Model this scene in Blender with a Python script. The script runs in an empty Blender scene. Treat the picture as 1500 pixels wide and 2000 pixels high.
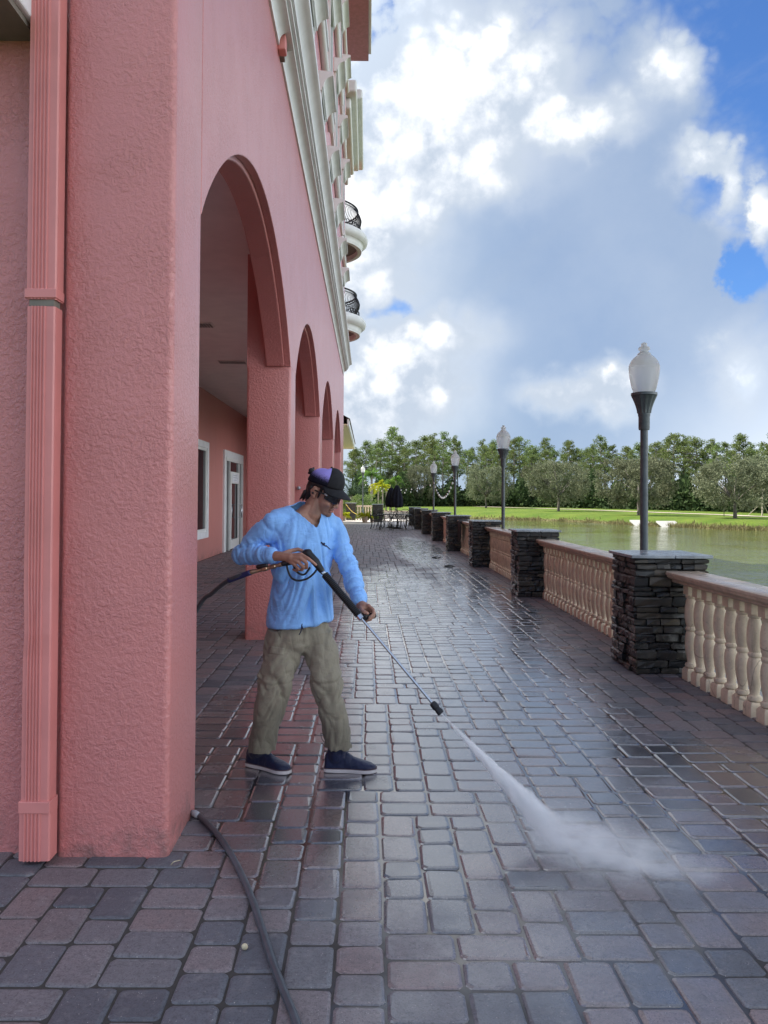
import bpy, bmesh, math, random
import numpy as np
from mathutils import Vector, Matrix, noise as mnoise

random.seed(7)
rng = np.random.default_rng(11)
sc = bpy.context.scene
col = sc.collection
PI = math.pi
R = math.radians

# ------------------------------------------------------------------ camera
F_PX = 1500.0                       # focal length in pixels of the 1500x2000 photograph
PITCH, ROLL = R(0.9), 0.0065
CAM = Vector((0, 0, 1.58))
cam_rot = Matrix.Rotation(R(90) + PITCH, 3, 'X') @ Matrix.Rotation(ROLL, 3, 'Z')
_d = cam_rot.transposed() @ Vector((0, 1, 0))
OX = 718 - F_PX * _d.x / -_d.z      # principal point, so that the facade runs to the measured vanishing point
OY = 973 + F_PX * _d.y / -_d.z
cd = bpy.data.cameras.new('camera')
cd.sensor_fit = 'VERTICAL'; cd.sensor_height = 36; cd.sensor_width = 27
cd.lens = 36 * F_PX / 2000
cd.shift_x = (750 - OX) / 2000
cd.shift_y = -(1000 - OY) / 2000
cd.clip_start = 0.05; cd.clip_end = 5000
cam = bpy.data.objects.new('camera', cd); col.objects.link(cam)
cam.matrix_world = Matrix.Translation(CAM) @ cam_rot.to_4x4()
sc.camera = cam

def ray(px, py):
    return cam_rot @ Vector(((px - OX) / F_PX, -(py - OY) / F_PX, -1))
def U(px, py, Y):                   # the point seen at a pixel, at distance Y
    d = ray(px, py); return CAM + d * (Y / d.y)
def G(px, py, z=0.0):               # the point of the level z seen at a pixel
    d = ray(px, py); return CAM + d * ((z - CAM.z) / d.z)

# ------------------------------------------------------------------ light and exposure
EXPO = 1.0
sc.view_settings.view_transform = 'Standard'
sc.view_settings.look = 'None'
sc.view_settings.exposure = EXPO
sc.view_settings.gamma = 1.0
sc.view_settings.use_curve_mapping = False
SUN_DIR = Vector((-0.60, 0.16, 0.78)).normalized()
sun_el = math.asin(SUN_DIR.z)
sl = bpy.data.lights.new('sun', 'SUN'); sl.energy = 4.2; sl.angle = R(0.5); sl.color = (1.0, 0.95, 0.86)
so = bpy.data.objects.new('sun', sl); col.objects.link(so)
so.rotation_euler = SUN_DIR.to_track_quat('Z', 'Y').to_euler()

# ------------------------------------------------------------------ node helpers
class S:
    """a socket with arithmetic"""
    def __init__(s, nt, sock): s.nt, s.k = nt, sock
    def _m(s, op, *a, clamp=False):
        n = s.nt.nodes.new('ShaderNodeMath'); n.operation = op; n.use_clamp = clamp
        for i, v in enumerate((s,) + a):
            if isinstance(v, S): s.nt.links.new(v.k, n.inputs[i])
            else: n.inputs[i].default_value = float(v)
        return S(s.nt, n.outputs[0])
    def __add__(s, o): return s._m('ADD', o)
    __radd__ = __add__
    def __sub__(s, o): return s._m('SUBTRACT', o)
    def __rsub__(s, o): return (s * -1) + o
    def __mul__(s, o): return s._m('MULTIPLY', o)
    __rmul__ = __mul__
    def __truediv__(s, o): return s._m('DIVIDE', o)
    def __rtruediv__(s, o): return s._m('POWER', -1.0) * o
    def pw(s, o): return s._m('POWER', o)
    def mx(s, o): return s._m('MAXIMUM', o)
    def mn(s, o): return s._m('MINIMUM', o)
    def ab(s): return s._m('ABSOLUTE')
    def sq(s): return s._m('SQRT')
    def fn(s, op, *a): return s._m(op, *a)
    def step(s, a, b, to0=0.0, to1=1.0):
        n = s.nt.nodes.new('ShaderNodeMapRange'); n.interpolation_type = 'SMOOTHSTEP'
        s.nt.links.new(s.k, n.inputs[0])
        for i, v in zip((1, 2, 3, 4), (a, b, to0, to1)): n.inputs[i].default_value = v
        return S(s.nt, n.outputs[0])

def nd(nt, typ, **kw):
    n = nt.nodes.new(typ)
    for k, v in kw.items(): setattr(n, k, v)
    return n
def put(nt, sock, v):
    if isinstance(v, S): nt.links.new(v.k, sock)
    elif hasattr(v, 'is_output'): nt.links.new(v, sock)
    elif isinstance(v, (tuple, list)):
        sock.default_value = tuple(v) + (1,) if len(v) == 3 and sock.type == 'RGBA' else v
    else: sock.default_value = v
def mixc(nt, fac, a, b, mode='MIX'):
    n = nt.nodes.new('ShaderNodeMix'); n.data_type = 'RGBA'; n.blend_type = mode
    put(nt, n.inputs[0], fac); put(nt, n.inputs[6], a); put(nt, n.inputs[7], b)
    return S(nt, n.outputs[2])
def noi(nt, vec, scale, detail=4, rough=0.55, dist=0.0, out=0):
    n = nt.nodes.new('ShaderNodeTexNoise')
    if vec is not None: put(nt, n.inputs['Vector'], vec)
    n.inputs['Scale'].default_value = scale; n.inputs['Detail'].default_value = detail
    n.inputs['Roughness'].default_value = rough; n.inputs['Distortion'].default_value = dist
    return S(nt, n.outputs[out])
def voro(nt, vec, scale, feature='F1', out='Distance', smooth=None, rand=1.0):
    n = nt.nodes.new('ShaderNodeTexVoronoi'); n.feature = feature
    if vec is not None: put(nt, n.inputs['Vector'], vec)
    n.inputs['Scale'].default_value = scale; n.inputs['Randomness'].default_value = rand
    return S(nt, n.outputs[out])
def sep(nt, vec):
    n = nt.nodes.new('ShaderNodeSeparateXYZ'); put(nt, n.inputs[0], vec)
    return [S(nt, o) for o in n.outputs]
def comb(nt, x, y, z):
    n = nt.nodes.new('ShaderNodeCombineXYZ')
    for i, v in enumerate((x, y, z)): put(nt, n.inputs[i], v)
    return S(nt, n.outputs[0])
def ramp(nt, fac, stops):
    n = nt.nodes.new('ShaderNodeValToRGB'); put(nt, n.inputs[0], fac)
    e = n.color_ramp.elements
    while len(e) < len(stops): e.new(0.5)
    for i, (p, c) in enumerate(stops):
        e[i].position = p; e[i].color = tuple(c) + (1,)
    return S(nt, n.outputs[0])
def bump(nt, h, strength=0.3, dist=0.01, normal=None):
    n = nt.nodes.new('ShaderNodeBump'); n.inputs['Strength'].default_value = strength
    n.inputs['Distance'].default_value = dist; put(nt, n.inputs['Height'], h)
    if normal is not None: put(nt, n.inputs['Normal'], normal)
    return S(nt, n.outputs[0])

# ------------------------------------------------------------------ sky
world = bpy.data.worlds.new('World'); sc.world = world; world.use_nodes = True
def build_sky():
    nt = world.node_tree; nt.nodes.clear()
    out = nd(nt, 'ShaderNodeOutputWorld'); bg = nd(nt, 'ShaderNodeBackground')
    STR = 0.1
    bg.inputs['Strength'].default_value = STR
    K = 1.0 / (STR * 2 ** EXPO)     # a displayed linear value -> Background colour
    sky = nd(nt, 'ShaderNodeTexSky'); sky.sky_type = 'NISHITA'; sky.sun_disc = False
    sky.sun_elevation = sun_el; sky.sun_rotation = math.atan2(SUN_DIR.x, SUN_DIR.y)
    sky.air_density = 1.0; sky.dust_density = 0.6; sky.ozone_density = 2.0
    tc = nd(nt, 'ShaderNodeTexCoord'); D = S(nt, tc.outputs['Generated'])
    x, y, z = sep(nt, D)
    az = x._m('ARCTAN2', y); el = z._m('ARCSINE')
    # billow-warped coordinates
    w1 = noi(nt, D, 4.0, 9, 0.60); w2 = noi(nt, comb(nt, x + 3.1, y - 1.7, z + 5.2), 4.0, 9, 0.60)
    wp = comb(nt, x + (w1 - 0.5) * 0.10, y + (w2 - 0.5) * 0.10, z + (w1 - w2) * 0.08)
    puff = voro(nt, wp, 15.0, 'F1'); puff2 = voro(nt, wp, 38.0, 'F1'); puff3 = voro(nt, wp, 95.0, 'F1')
    fine = noi(nt, D, 13.0, 10, 0.64)
    bil = (0.48 - puff) * 0.65 + (0.45 - puff2) * 0.38 + (0.45 - puff3) * 0.22 + (fine - 0.5) * 1.15 + (w1 - 0.5) * 1.8
    azw = az + (w1 - 0.5) * 0.13 + (fine - 0.5) * 0.05; elw = el + (w2 - 0.5) * 0.13 + (puff2 - 0.4) * 0.02
    def ell(px, py, rx, ry, amp=1.0):
        d = ray(px, py).normalized()
        a0, e0 = math.atan2(d.x, d.y), math.asin(d.z)
        c = math.cos(e0)
        u = (azw - a0) * (c * 1500 / rx * 0.93); v = (elw - e0) * (1500 / ry * 0.93)
        return (1.0 - (u * u + v * v).sq()) * amp
    def union(L):
        r = L[0]
        for q in L[1:]: r = r._m('SMOOTH_MAX', q, 0.25)
        return r
    lowA = noi(nt, D, 1.7, 3, 0.5); lowB = noi(nt, comb(nt, x - 7.0, y + 2.0, z), 1.3, 3, 0.5)
    # how far a direction lies outside the part of the sky in view: there clouds come from noise alone
    outside = ((az.ab() - 0.47).mx(el - 0.62)).step(0.0, 0.25)
    # --- grey-blue veil of the big cloud
    V = union([ell(930, 500, 430, 640), ell(1240, 620, 330, 300), ell(1180, 330, 190, 330), ell(1330, 800, 420, 170),
               ell(720, 800, 300, 330), ell(700, 150, 330, 330)])
    V = V - (ell(1462, 500, 55, 70) + bil * 0.6).step(0.0, 0.9) * 1.0 - (ell(756, 600, 100, 46) + bil * 0.5).step(0.0, 1.0) * 0.9 - (ell(736, 195, 80, 40) + bil * 0.5).step(0.0, 0.6) * 1.3 - (ell(728, 18, 60, 70) + bil * 0.3).step(0.0, 0.6) * 2.0
    V = V + (0.16 - el).step(0.0, 0.14) * 0.7
    V = V * (1.0 - outside) + ((lowB - 0.42) * 4.5) * outside
    vm = (V + bil * 0.40).step(-0.05, 0.40)
    # --- bright cumulus
    C = union([ell(800, 180, 165, 170), ell(985, 140, 115, 120), ell(1090, 205, 135, 52), ell(690, 430, 170, 120), ell(860, 300, 170, 80, 0.7),
               ell(735, 760, 180, 120, 0.9), ell(850, 665, 110, 60, 0.6), ell(700, 560, 120, 90, 0.6),
               ell(1195, 768, 75, 46, 0.85), ell(1110, 778, 80, 30, 0.45), ell(1392, 282, 62, 36, 0.62), ell(1436, 335, 28, 50, 0.5),
               ell(1340, 98, 56, 44, 0.42), ell(1456, 722, 34, 62, 0.42), ell(1500, 385, 22, 60, 0.6)])
    C = C * (1.0 - outside) + ((lowA - 0.46) * 4.0) * outside
    cf = C * 1.15 + bil * 0.50 + 0.12
    cm = cf.step(0.08, 0.42)
    core = cf.step(0.15, 0.9)
    # --- light on the clouds: brighter towards the sun, boosted opposite it as added fill on facade and pavers
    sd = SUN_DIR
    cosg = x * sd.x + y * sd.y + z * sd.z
    aureole_and_fill = cosg.step(0.42, 1.0) * 2.6 + cosg.step(0.1, -0.65, 0.0, 4.8)
    veil_n = noi(nt, D, 2.6, 4, 0.5)
    lr = (az + 0.02).step(-0.05, 0.28)                    # sunward side of the big cloud is lighter
    vcol = mixc(nt, lr, (0.57, 0.69, 0.82), (0.33, 0.45, 0.66))
    vcol = mixc(nt, (veil_n - 0.5) * 1.3 + (fine - 0.5) * 0.5 + 0.30, vcol, (0.58, 0.67, 0.80))
    vcol = mixc(nt, (aureole_and_fill * 0.45).mn(0.85), vcol, (1.70, 1.74, 1.80))
    vcol = mixc(nt, C.step(-0.45, 0.45, 0.0, 0.85), vcol, (0.80, 0.86, 0.93))
    shade = (noi(nt, comb(nt, x - sd.x * 0.06, y, z - 0.05), 9.0, 8, 0.6) - noi(nt, D, 9.0, 8, 0.6)) * 3.4 + 0.70 + (0.4 - puff) * 0.9 + (0.4 - puff2) * 0.5 + (fine - 0.5) * 1.0
    ccol = mixc(nt, (shade * core).mn(1.0).mx(0.0).pw(1.35), (0.60, 0.69, 0.82), (1.40, 1.40, 1.40))
    lift = 1.0 + aureole_and_fill * 0.62
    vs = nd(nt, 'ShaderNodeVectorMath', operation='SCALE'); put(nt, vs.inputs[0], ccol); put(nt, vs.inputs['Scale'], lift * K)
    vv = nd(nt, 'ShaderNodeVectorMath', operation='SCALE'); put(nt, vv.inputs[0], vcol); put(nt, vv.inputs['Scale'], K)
    sk = nd(nt, 'ShaderNodeVectorMath', operation='MULTIPLY'); put(nt, sk.inputs[0], sky.outputs[0]); sk.inputs[1].default_value = (0.42, 0.64, 0.95)
    # thin high streaks in the blue
    st = noi(nt, comb(nt, x * 3.0 + z * 2.0, y * 3.0, z * 9.0 - x * 4.0), 1.6, 6, 0.6).step(0.46, 0.80, 0.0, 0.45)
    base = mixc(nt, st, S(nt, sk.outputs[0]), (0.50 * K, 0.58 * K, 0.75 * K))
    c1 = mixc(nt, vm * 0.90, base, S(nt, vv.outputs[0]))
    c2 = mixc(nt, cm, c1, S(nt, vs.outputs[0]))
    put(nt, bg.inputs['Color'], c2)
    nt.links.new(bg.outputs[0], out.inputs['Surface'])
build_sky()
world.cycles.sampling_method = 'MANUAL'; world.cycles.sample_map_resolution = 1024
sc.cycles.volume_bounces = 6
sc.cycles.max_bounces = 6

# ------------------------------------------------------------------ materials
def newmat(name):
    m = bpy.data.materials.new(name); m.use_nodes = True
    nt = m.node_tree; b = nt.nodes['Principled BSDF']
    return m, nt, b
def pos(nt):
    g = nd(nt, 'ShaderNodeNewGeometry'); return S(nt, g.outputs['Position'])
def objc(nt):
    g = nd(nt, 'ShaderNodeTexCoord'); return S(nt, g.outputs['Object'])
def attr(nt, name, out='Fac'):
    a = nd(nt, 'ShaderNodeAttribute'); a.attribute_name = name; return S(nt, a.outputs[out])
def simple(name, c, rough=0.6, metal=0.0, var=0.12, vscale=8.0, bs=0.15, bscale=60.0, bd=0.004, spec=0.5, coat=0.0):
    m, nt, b = newmat(name); p = pos(nt)
    n = noi(nt, p, vscale, 5, 0.6)
    cc = mixc(nt, n.step(0.25, 0.75), tuple(v * (1 - var) for v in c), tuple(min(1, v * (1 + var)) for v in c))
    put(nt, b.inputs['Base Color'], cc)
    put(nt, b.inputs['Roughness'], (noi(nt, p, vscale * 2.3, 3) - 0.5) * 0.2 + rough)
    b.inputs['Metallic'].default_value = metal; b.inputs['Specular IOR Level'].default_value = spec
    b.inputs['Coat Weight'].default_value = coat
    if bs: put(nt, b.inputs['Normal'], bump(nt, noi(nt, p, bscale, 4, 0.6), bs, bd))
    return m
def stucco(name, c, scale=1.0, bs=0.9):
    m, nt, b = newmat(name); p = pos(nt)
    n1 = noi(nt, p, 44 * scale, 5, 0.62, 0.4); n2 = noi(nt, p, 130 * scale, 4, 0.6, 0.3); n0 = noi(nt, p, 3.0, 4, 0.6)
    h = n1.step(0.36, 0.68) * (n0.step(0.3, 0.7) * 0.5 + 0.35) + n2 * 0.40 + n0 * 0.8
    x, y, z = sep(nt, p)
    streak = noi(nt, comb(nt, x * 6.0, y * 6.0, z * 0.5), 1.0, 5, 0.65)
    blot = noi(nt, p, 1.1, 5, 0.6)
    cc = mixc(nt, (blot - 0.5) * 0.8 + 0.5, tuple(v * 0.93 for v in c), tuple(min(1, v * 1.07) for v in c))
    cc = mixc(nt, streak.step(0.52, 0.85, 0, 0.34), cc, tuple(v * 0.62 for v in c))
    dirt = z.step(0.0, 0.24, 0.75, 0.0) * noi(nt, p, 9.0, 5, 0.6).step(0.38, 0.7)
    cc = mixc(nt, dirt, cc, (0.16, 0.10, 0.09))
    put(nt, b.inputs['Base Color'], cc)
    b.inputs['Roughness'].default_value = 0.44; b.inputs['Specular IOR Level'].default_value = 0.6
    nb = bump(nt, h, bs, 0.006)
    b.inputs['Coat Weight'].default_value = 0.6; b.inputs['Coat Roughness'].default_value = 0.26; b.inputs['Coat IOR'].default_value = 1.6; put(nt, b.inputs['Coat Normal'], bump(nt, h, bs * 0.6, 0.006))
    put(nt, b.inputs['Normal'], nb)
    return m
M = {}
PINK = (0.61, 0.208, 0.192)
M['pink'] = stucco('pink_stucco', PINK)
M['pink_in'] = stucco('salmon_stucco', (0.66, 0.26, 0.225), 1.0, 0.4)
M['pink_metal'] = simple('painted_downspout', (0.66, 0.245, 0.225), 0.38, 0, 0.06, 5, 0.08, 30)
M['yellow'] = stucco('yellow_stucco', (0.66, 0.55, 0.30), 1.0, 0.4)
M['trim'] = simple('stone_trim', (0.76, 0.76, 0.765), 0.7, 0, 0.07, 3, 0.25, 40, 0.004)
M['white'] = simple('white_frame_paint', (0.78, 0.79, 0.76), 0.4, 0, 0.03)
M['ceil'] = simple('ceiling_paint', (0.80, 0.74, 0.70), 0.8, 0, 0.05, 3, 0.3, 60)
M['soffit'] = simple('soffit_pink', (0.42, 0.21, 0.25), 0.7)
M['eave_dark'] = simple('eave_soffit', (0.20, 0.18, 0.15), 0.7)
M['roof'] = simple('roof_tile', (0.16, 0.11, 0.08), 0.7, 0, 0.3, 6, 0.4, 20)
M['iron'] = simple('black_iron', (0.012, 0.012, 0.014), 0.4, 0.3, 0.2)
M['canvas'] = simple('black_canvas', (0.008, 0.009, 0.016), 0.85, 0, 0.2, 8, 0.3, 40, spec=0.2)
M['pole'] = simple('lamp_pole_paint', (0.085, 0.100, 0.105), 0.42, 0.2, 0.2, 14, 0.15, 120)
M['steel'] = simple('steel_tube', (0.62, 0.64, 0.68), 0.22, 1.0, 0.08)
M['brass'] = simple('brass_fitting', (0.40, 0.30, 0.20), 0.35, 1.0, 0.2)
M['rubber'] = simple('black_rubber', (0.010, 0.010, 0.012), 0.45, 0, 0.2)
M['plastic'] = simple('gun_plastic', (0.009, 0.009, 0.011), 0.35, 0, 0.2, 20, 0.1, 200)
M['bluerub'] = simple('blue_sleeve', (0.018, 0.025, 0.10), 0.5)
M['hose'] = simple('grey_hose', (0.065, 0.072, 0.085), 0.34, 0, 0.2, 20, 0.12, 200)
M['plank'] = simple('concrete_slab', (0.42, 0.41, 0.38), 0.8)
M['pot'] = simple('terracotta_pot', (0.26, 0.19, 0.15), 0.8)
M['rope'] = simple('yellow_rope', (0.60, 0.45, 0.10), 0.8)
M['cloth'] = simple('dark_cloth', (0.02, 0.022, 0.022), 0.9)
M['paper'] = simple('paper', (0.78, 0.79, 0.82), 0.7)
M['greyink'] = simple('grey_ink', (0.40, 0.42, 0.46), 0.7)
M['bulb'] = simple('bulb_glass', (0.85, 0.85, 0.8), 0.2)
M['wire'] = simple('wire', (0.02, 0.02, 0.02), 0.6)
M['twig'] = simple('dry_twig', (0.55, 0.47, 0.32), 0.8)
M['wood'] = simple('stake_wood', (0.42, 0.36, 0.28), 0.8)
def glassy(name, c, rough=0.04):
    m, nt, b = newmat(name)
    b.inputs['Base Color'].default_value = c + (1,); b.inputs['Roughness'].default_value = rough
    b.inputs['Specular IOR Level'].default_value = 0.8
    return m
M['glass'] = glassy('dark_window_glass', (0.010, 0.012, 0.016))
M['lens'] = glassy('sunglass_lens', (0.004, 0.005, 0.012), 0.08)

def baluster_mat(name, c):
    m, nt, b = newmat(name); p = pos(nt)
    n = noi(nt, p, 9, 6, 0.65); n2 = noi(nt, p, 55, 4, 0.6)
    x, y, z = sep(nt, p)
    cc = mixc(nt, n.step(0.3, 0.75), tuple(v * 0.86 for v in c), tuple(v * 1.10 for v in c))
    cc = mixc(nt, n2.step(0.56, 0.76, 0, 0.6), cc, tuple(v * 0.5 for v in c))
    drip = noi(nt, comb(nt, x * 22.0, y * 22.0, z * 2.2), 1.0, 5, 0.6).step(0.52, 0.78, 0, 0.55)
    cc = mixc(nt, drip, cc, (0.26, 0.19, 0.13))
    cr = voro(nt, comb(nt, x + n * 0.05, y, z * 0.3), 3.1, 'DISTANCE_TO_EDGE').step(0.010, 0.0)
    cc = mixc(nt, cr * 0.5, cc, (0.12, 0.08, 0.055))
    put(nt, b.inputs['Base Color'], cc); b.inputs['Roughness'].default_value = 0.75
    put(nt, b.inputs['Normal'], bump(nt, n2 + n, 0.35, 0.004))
    return m
M['bal'] = baluster_mat('cast_stone', (0.70, 0.59, 0.435))
def rail_mat():
    m, nt, b = newmat('rail_stone'); p = pos(nt)
    n = noi(nt, p, 7, 6, 0.65); n2 = noi(nt, p, 50, 4, 0.6)
    c = (0.60, 0.49, 0.37)
    cc = mixc(nt, n.step(0.3, 0.75), tuple(v * 0.8 for v in c), tuple(v * 1.15 for v in c))
    cc = mixc(nt, n2.step(0.60, 0.75, 0, 0.5), cc, (0.20, 0.13, 0.11))
    put(nt, b.inputs['Base Color'], cc)
    g = nd(nt, 'ShaderNodeNewGeometry'); nz = sep(nt, S(nt, g.outputs['Normal']))[2]
    put(nt, b.inputs['Roughness'], 0.62 - nz.step(0.8, 1.0) * noi(nt, p, 3.0, 4).step(0.3, 0.6) * 0.40)
    put(nt, b.inputs['Normal'], bump(nt, n2 + n, 0.3, 0.004))
    return m
M['rail'] = rail_mat()
def stone_mat():
    m, nt, b = newmat('ledge_stone'); p = pos(nt)
    oi = nd(nt, 'ShaderNodeObjectInfo'); t = attr(nt, 'tint')
    rnd = t + S(nt, oi.outputs['Random']) * (t._m('LESS_THAN', 0.0001))
    n = noi(nt, p, 22, 6, 0.65)
    cc = ramp(nt, rnd, [(0.0, (0.014, 0.015, 0.017)), (0.35, (0.034, 0.032, 0.030)), (0.62, (0.062, 0.052, 0.039)), (0.82, (0.042, 0.046, 0.046)), (1.0, (0.13, 0.10, 0.065))])
    cc = mixc(nt, n.step(0.35, 0.75, 0.55, 0.0), cc, (0.018, 0.018, 0.018))
    put(nt, b.inputs['Base Color'], cc)
    z = sep(nt, p)[2]
    put(nt, b.inputs['Roughness'], z.step(0.1, 1.0, 0.24, 0.48) + (n - 0.5) * 0.3)
    put(nt, b.inputs['Normal'], bump(nt, n + noi(nt, p, 70, 4, 0.6) * 0.5, 0.6, 0.008))
    return m
M['stone'] = stone_mat()
M['mortar'] = simple('pier_core', (0.012, 0.012, 0.012), 0.9)
M['slate'] = simple('slate_cap', (0.30, 0.33, 0.35), 0.2, 0, 0.3, 9, 0.25, 30)

# wet area of the terrace: where the washing has reached
def wetness(nt, p):
    x, y, z = sep(nt, p)
    def e(cx, cy, rx, ry):
        u = (x - cx) * (1 / rx); v = (y - cy) * (1 / ry)
        return 1.0 - (u * u + v * v).sq()
    w = e(-0.05, 4.1, 0.95, 1.35)
    for a in ((0.35, 5.2, 1.0, 2.4), (0.6, 3.5, 0.9, 0.75), (1.1, 6.5, 1.0, 4.2), (1.9, 13, 0.7, 6.0), (1.6, 24, 0.9, 8), (0.55, 9.5, 1.15, 9.5), (-0.5, 5.2, 0.9, 1.7), (1.5, 4.2, 1.4, 1.2)):
        w = w._m('SMOOTH_MAX', e(*a), 0.2)
    return (w + (noi(nt, p, 1.6, 5, 0.6) - 0.5) * 0.9).step(-0.05, 0.38)
def paver_mat():
    m, nt, b = newmat('tumbled_paver'); p = pos(nt)
    oi = nd(nt, 'ShaderNodeObjectInfo'); t = attr(nt, 'tint')
    rnd = t + S(nt, oi.outputs['Random']) * (t._m('LESS_THAN', 0.0001))
    w = wetness(nt, p)
    cc = ramp(nt, rnd, [(0.00, (0.069, 0.076, 0.094)), (0.20, (0.129, 0.131, 0.152)), (0.38, (0.196, 0.174, 0.185)), (0.60, (0.218, 0.179, 0.186)), (0.80, (0.241, 0.170, 0.168)), (0.93, (0.157, 0.155, 0.170)), (1.00, (0.258, 0.162, 0.146))])
    n = noi(nt, p, 7, 6, 0.65); n2 = noi(nt, p, 150, 3, 0.75)
    n3 = noi(nt, p, 28, 5, 0.65)
    cc = mixc(nt, (n - 0.5) * 1.3 + 0.22, cc, (0.105, 0.105, 0.120))
    cc = mixc(nt, n2.step(0.48, 0.70, 0, 0.75), cc, (0.035, 0.032, 0.036))
    cc = mixc(nt, noi(nt, p, 14, 6, 0.7).step(0.52, 0.75, 0, 0.5), cc, (0.30, 0.27, 0.27))
    cc = mixc(nt, noi(nt, p, 46, 3, 0.7).step(0.46, 0.70, 0, 0.55), cc, mixc(nt, 0.6, cc, (0.02, 0.02, 0.022)))
    fl = voro(nt, p, 85, 'F1', 'Distance')
    b.inputs['Coat IOR'].default_value = 1.85
    cc = mixc(nt, fl.step(0.17, 0.09) * noi(nt, p, 40, 2).step(0.5, 0.62), cc, (0.50, 0.44, 0.42))
    cc = mixc(nt, w * 0.22, cc, mixc(nt, 0.45, cc, (0.0, 0.0, 0.0)))
    put(nt, b.inputs['Base Color'], cc)
    dry = (n3 - 0.5) * 0.25 + 0.56
    wet = (noi(nt, p, 4.0, 5, 0.6) - 0.5) * 0.26 + (n3 - 0.5) * 0.2 + 0.20
    put(nt, b.inputs['Roughness'], (dry * (1.0 - w) + wet * w).mx(0.07))
    b.inputs['Specular IOR Level'].default_value = 0.65
    put(nt, b.inputs['Coat Weight'], w * 0.86 + 0.12); put(nt, b.inputs['Coat Roughness'], (noi(nt, p, 5.0, 4, 0.6) - 0.35).mx(0.05) * 0.9 + (1.0 - w) * 0.2)
    h = n2 * 0.7 + n3 * 0.9
    n_b = nt.nodes.new('ShaderNodeBump'); n_b.inputs['Distance'].default_value = 0.004
    put(nt, n_b.inputs['Height'], h); put(nt, n_b.inputs['Strength'], 0.70 - w * 0.50)
    nt.links.new(n_b.outputs[0], b.inputs['Normal'])
    nt.links.new(n_b.outputs[0], b.inputs['Coat Normal'])
    return m
M['paver'] = paver_mat()
def bed_mat():
    m, nt, b = newmat('joint_sand'); p = pos(nt); w = wetness(nt, p)
    n = noi(nt, p, 60, 4, 0.6); gl = noi(nt, p, 2.6, 4, 0.6).step(0.42, 0.58)
    cc = mixc(nt, n, (0.030, 0.026, 0.025), (0.065, 0.056, 0.050))
    put(nt, b.inputs['Base Color'], cc)
    put(nt, b.inputs['Roughness'], 0.9 - w * (gl * 0.30 + 0.56))
    put(nt, b.inputs['Coat Weight'], w); b.inputs['Coat Roughness'].default_value = 0.04; b.inputs['Coat IOR'].default_value = 1.7
    put(nt, b.inputs['Normal'], bump(nt, n, 0.08, 0.004))
    return m
M['bed'] = bed_mat()

def grass_mat():
    m, nt, b = newmat('lawn_grass'); p = pos(nt)
    n = noi(nt, p, 0.22, 6, 0.6); n2 = noi(nt, p, 2.2, 6, 0.7); n3 = noi(nt, p, 14, 4, 0.7)
    cc = mixc(nt, n.step(0.35, 0.65), (0.085, 0.150, 0.018), (0.150, 0.205, 0.030))
    cc = mixc(nt, n2.step(0.45, 0.75, 0, 0.7), cc, (0.17, 0.185, 0.050))
    z = sep(nt, p)[2]
    cc = mixc(nt, (z + (n2 - 0.5) * 0.5).step(-0.45, -0.66), cc, (0.20, 0.17, 0.09))
    put(nt, b.inputs['Base Color'], cc); b.inputs['Roughness'].default_value = 0.9
    b.inputs['Specular IOR Level'].default_value = 0.15
    put(nt, b.inputs['Normal'], bump(nt, n2 + n3, 0.9, 0.12))
    return m
M['grass'] = grass_mat()
M['path'] = simple('pale_path', (0.50, 0.42, 0.33), 0.9, 0, 0.15, 0.6, 0)
M['walk'] = simple('pale_walk', (0.60, 0.55, 0.50), 0.8, 0, 0.1, 2, 0.2)
def water_mat():
    m, nt, b = newmat('lake_water'); p = pos(nt)
    x, y, z = sep(nt, p)
    b.inputs['Base Color'].default_value = (0.105, 0.120, 0.036, 1); b.inputs['Roughness'].default_value = 0.05
    b.inputs['IOR'].default_value = 1.33
    q = comb(nt, x * 0.75 + y * 0.25, y * 1.3 - x * 0.35, 0.0)
    h = noi(nt, q, 2.2, 5, 0.55, 0.5) * 0.7 + noi(nt, q, 7.5, 3, 0.5) * 0.16 + noi(nt, p, 0.25, 2) * 0.9
    gust = noi(nt, p, 0.09, 3).step(0.35, 0.65, 0.25, 1.0)
    put(nt, b.inputs['Normal'], bump(nt, h * gust, 0.75, 0.12))
    return m
M['water'] = water_mat()
def leafmat(name, c1, c2, trans=0.25):
    m, nt, b = newmat(name); t = attr(nt, 'shade')
    oi = nd(nt, 'ShaderNodeObjectInfo')
    cc = mixc(nt, t, c1, c2)
    hv = nd(nt, 'ShaderNodeHueSaturation'); put(nt, hv.inputs['Color'], cc)
    put(nt, hv.inputs['Value'], S(nt, oi.outputs['Random']) * 0.35 + 0.82)
    put(nt, hv.inputs['Hue'], S(nt, oi.outputs['Random']) * 0.03 + 0.487)
    o = nt.nodes['Material Output']; nt.nodes.remove(b)
    d = nd(nt, 'ShaderNodeBsdfDiffuse'); tr = nd(nt, 'ShaderNodeBsdfTranslucent'); mx = nd(nt, 'ShaderNodeMixShader')
    nt.links.new(hv.outputs[0], d.inputs[0]); nt.links.new(hv.outputs[0], tr.inputs[0])
    mx.inputs[0].default_value = trans
    nt.links.new(d.outputs[0], mx.inputs[1]); nt.links.new(tr.outputs[0], mx.inputs[2]); nt.links.new(mx.outputs[0], o.inputs[0])
    return m
M['oak'] = leafmat('oak_leaves', (0.13, 0.145, 0.085), (0.25, 0.265, 0.165), 0.35)
M['pine'] = leafmat('pine_needles', (0.090, 0.130, 0.040), (0.250, 0.300, 0.110), 0.32)
M['bush'] = leafmat('undergrowth_leaves', (0.028, 0.046, 0.022), (0.090, 0.125, 0.050))
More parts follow.
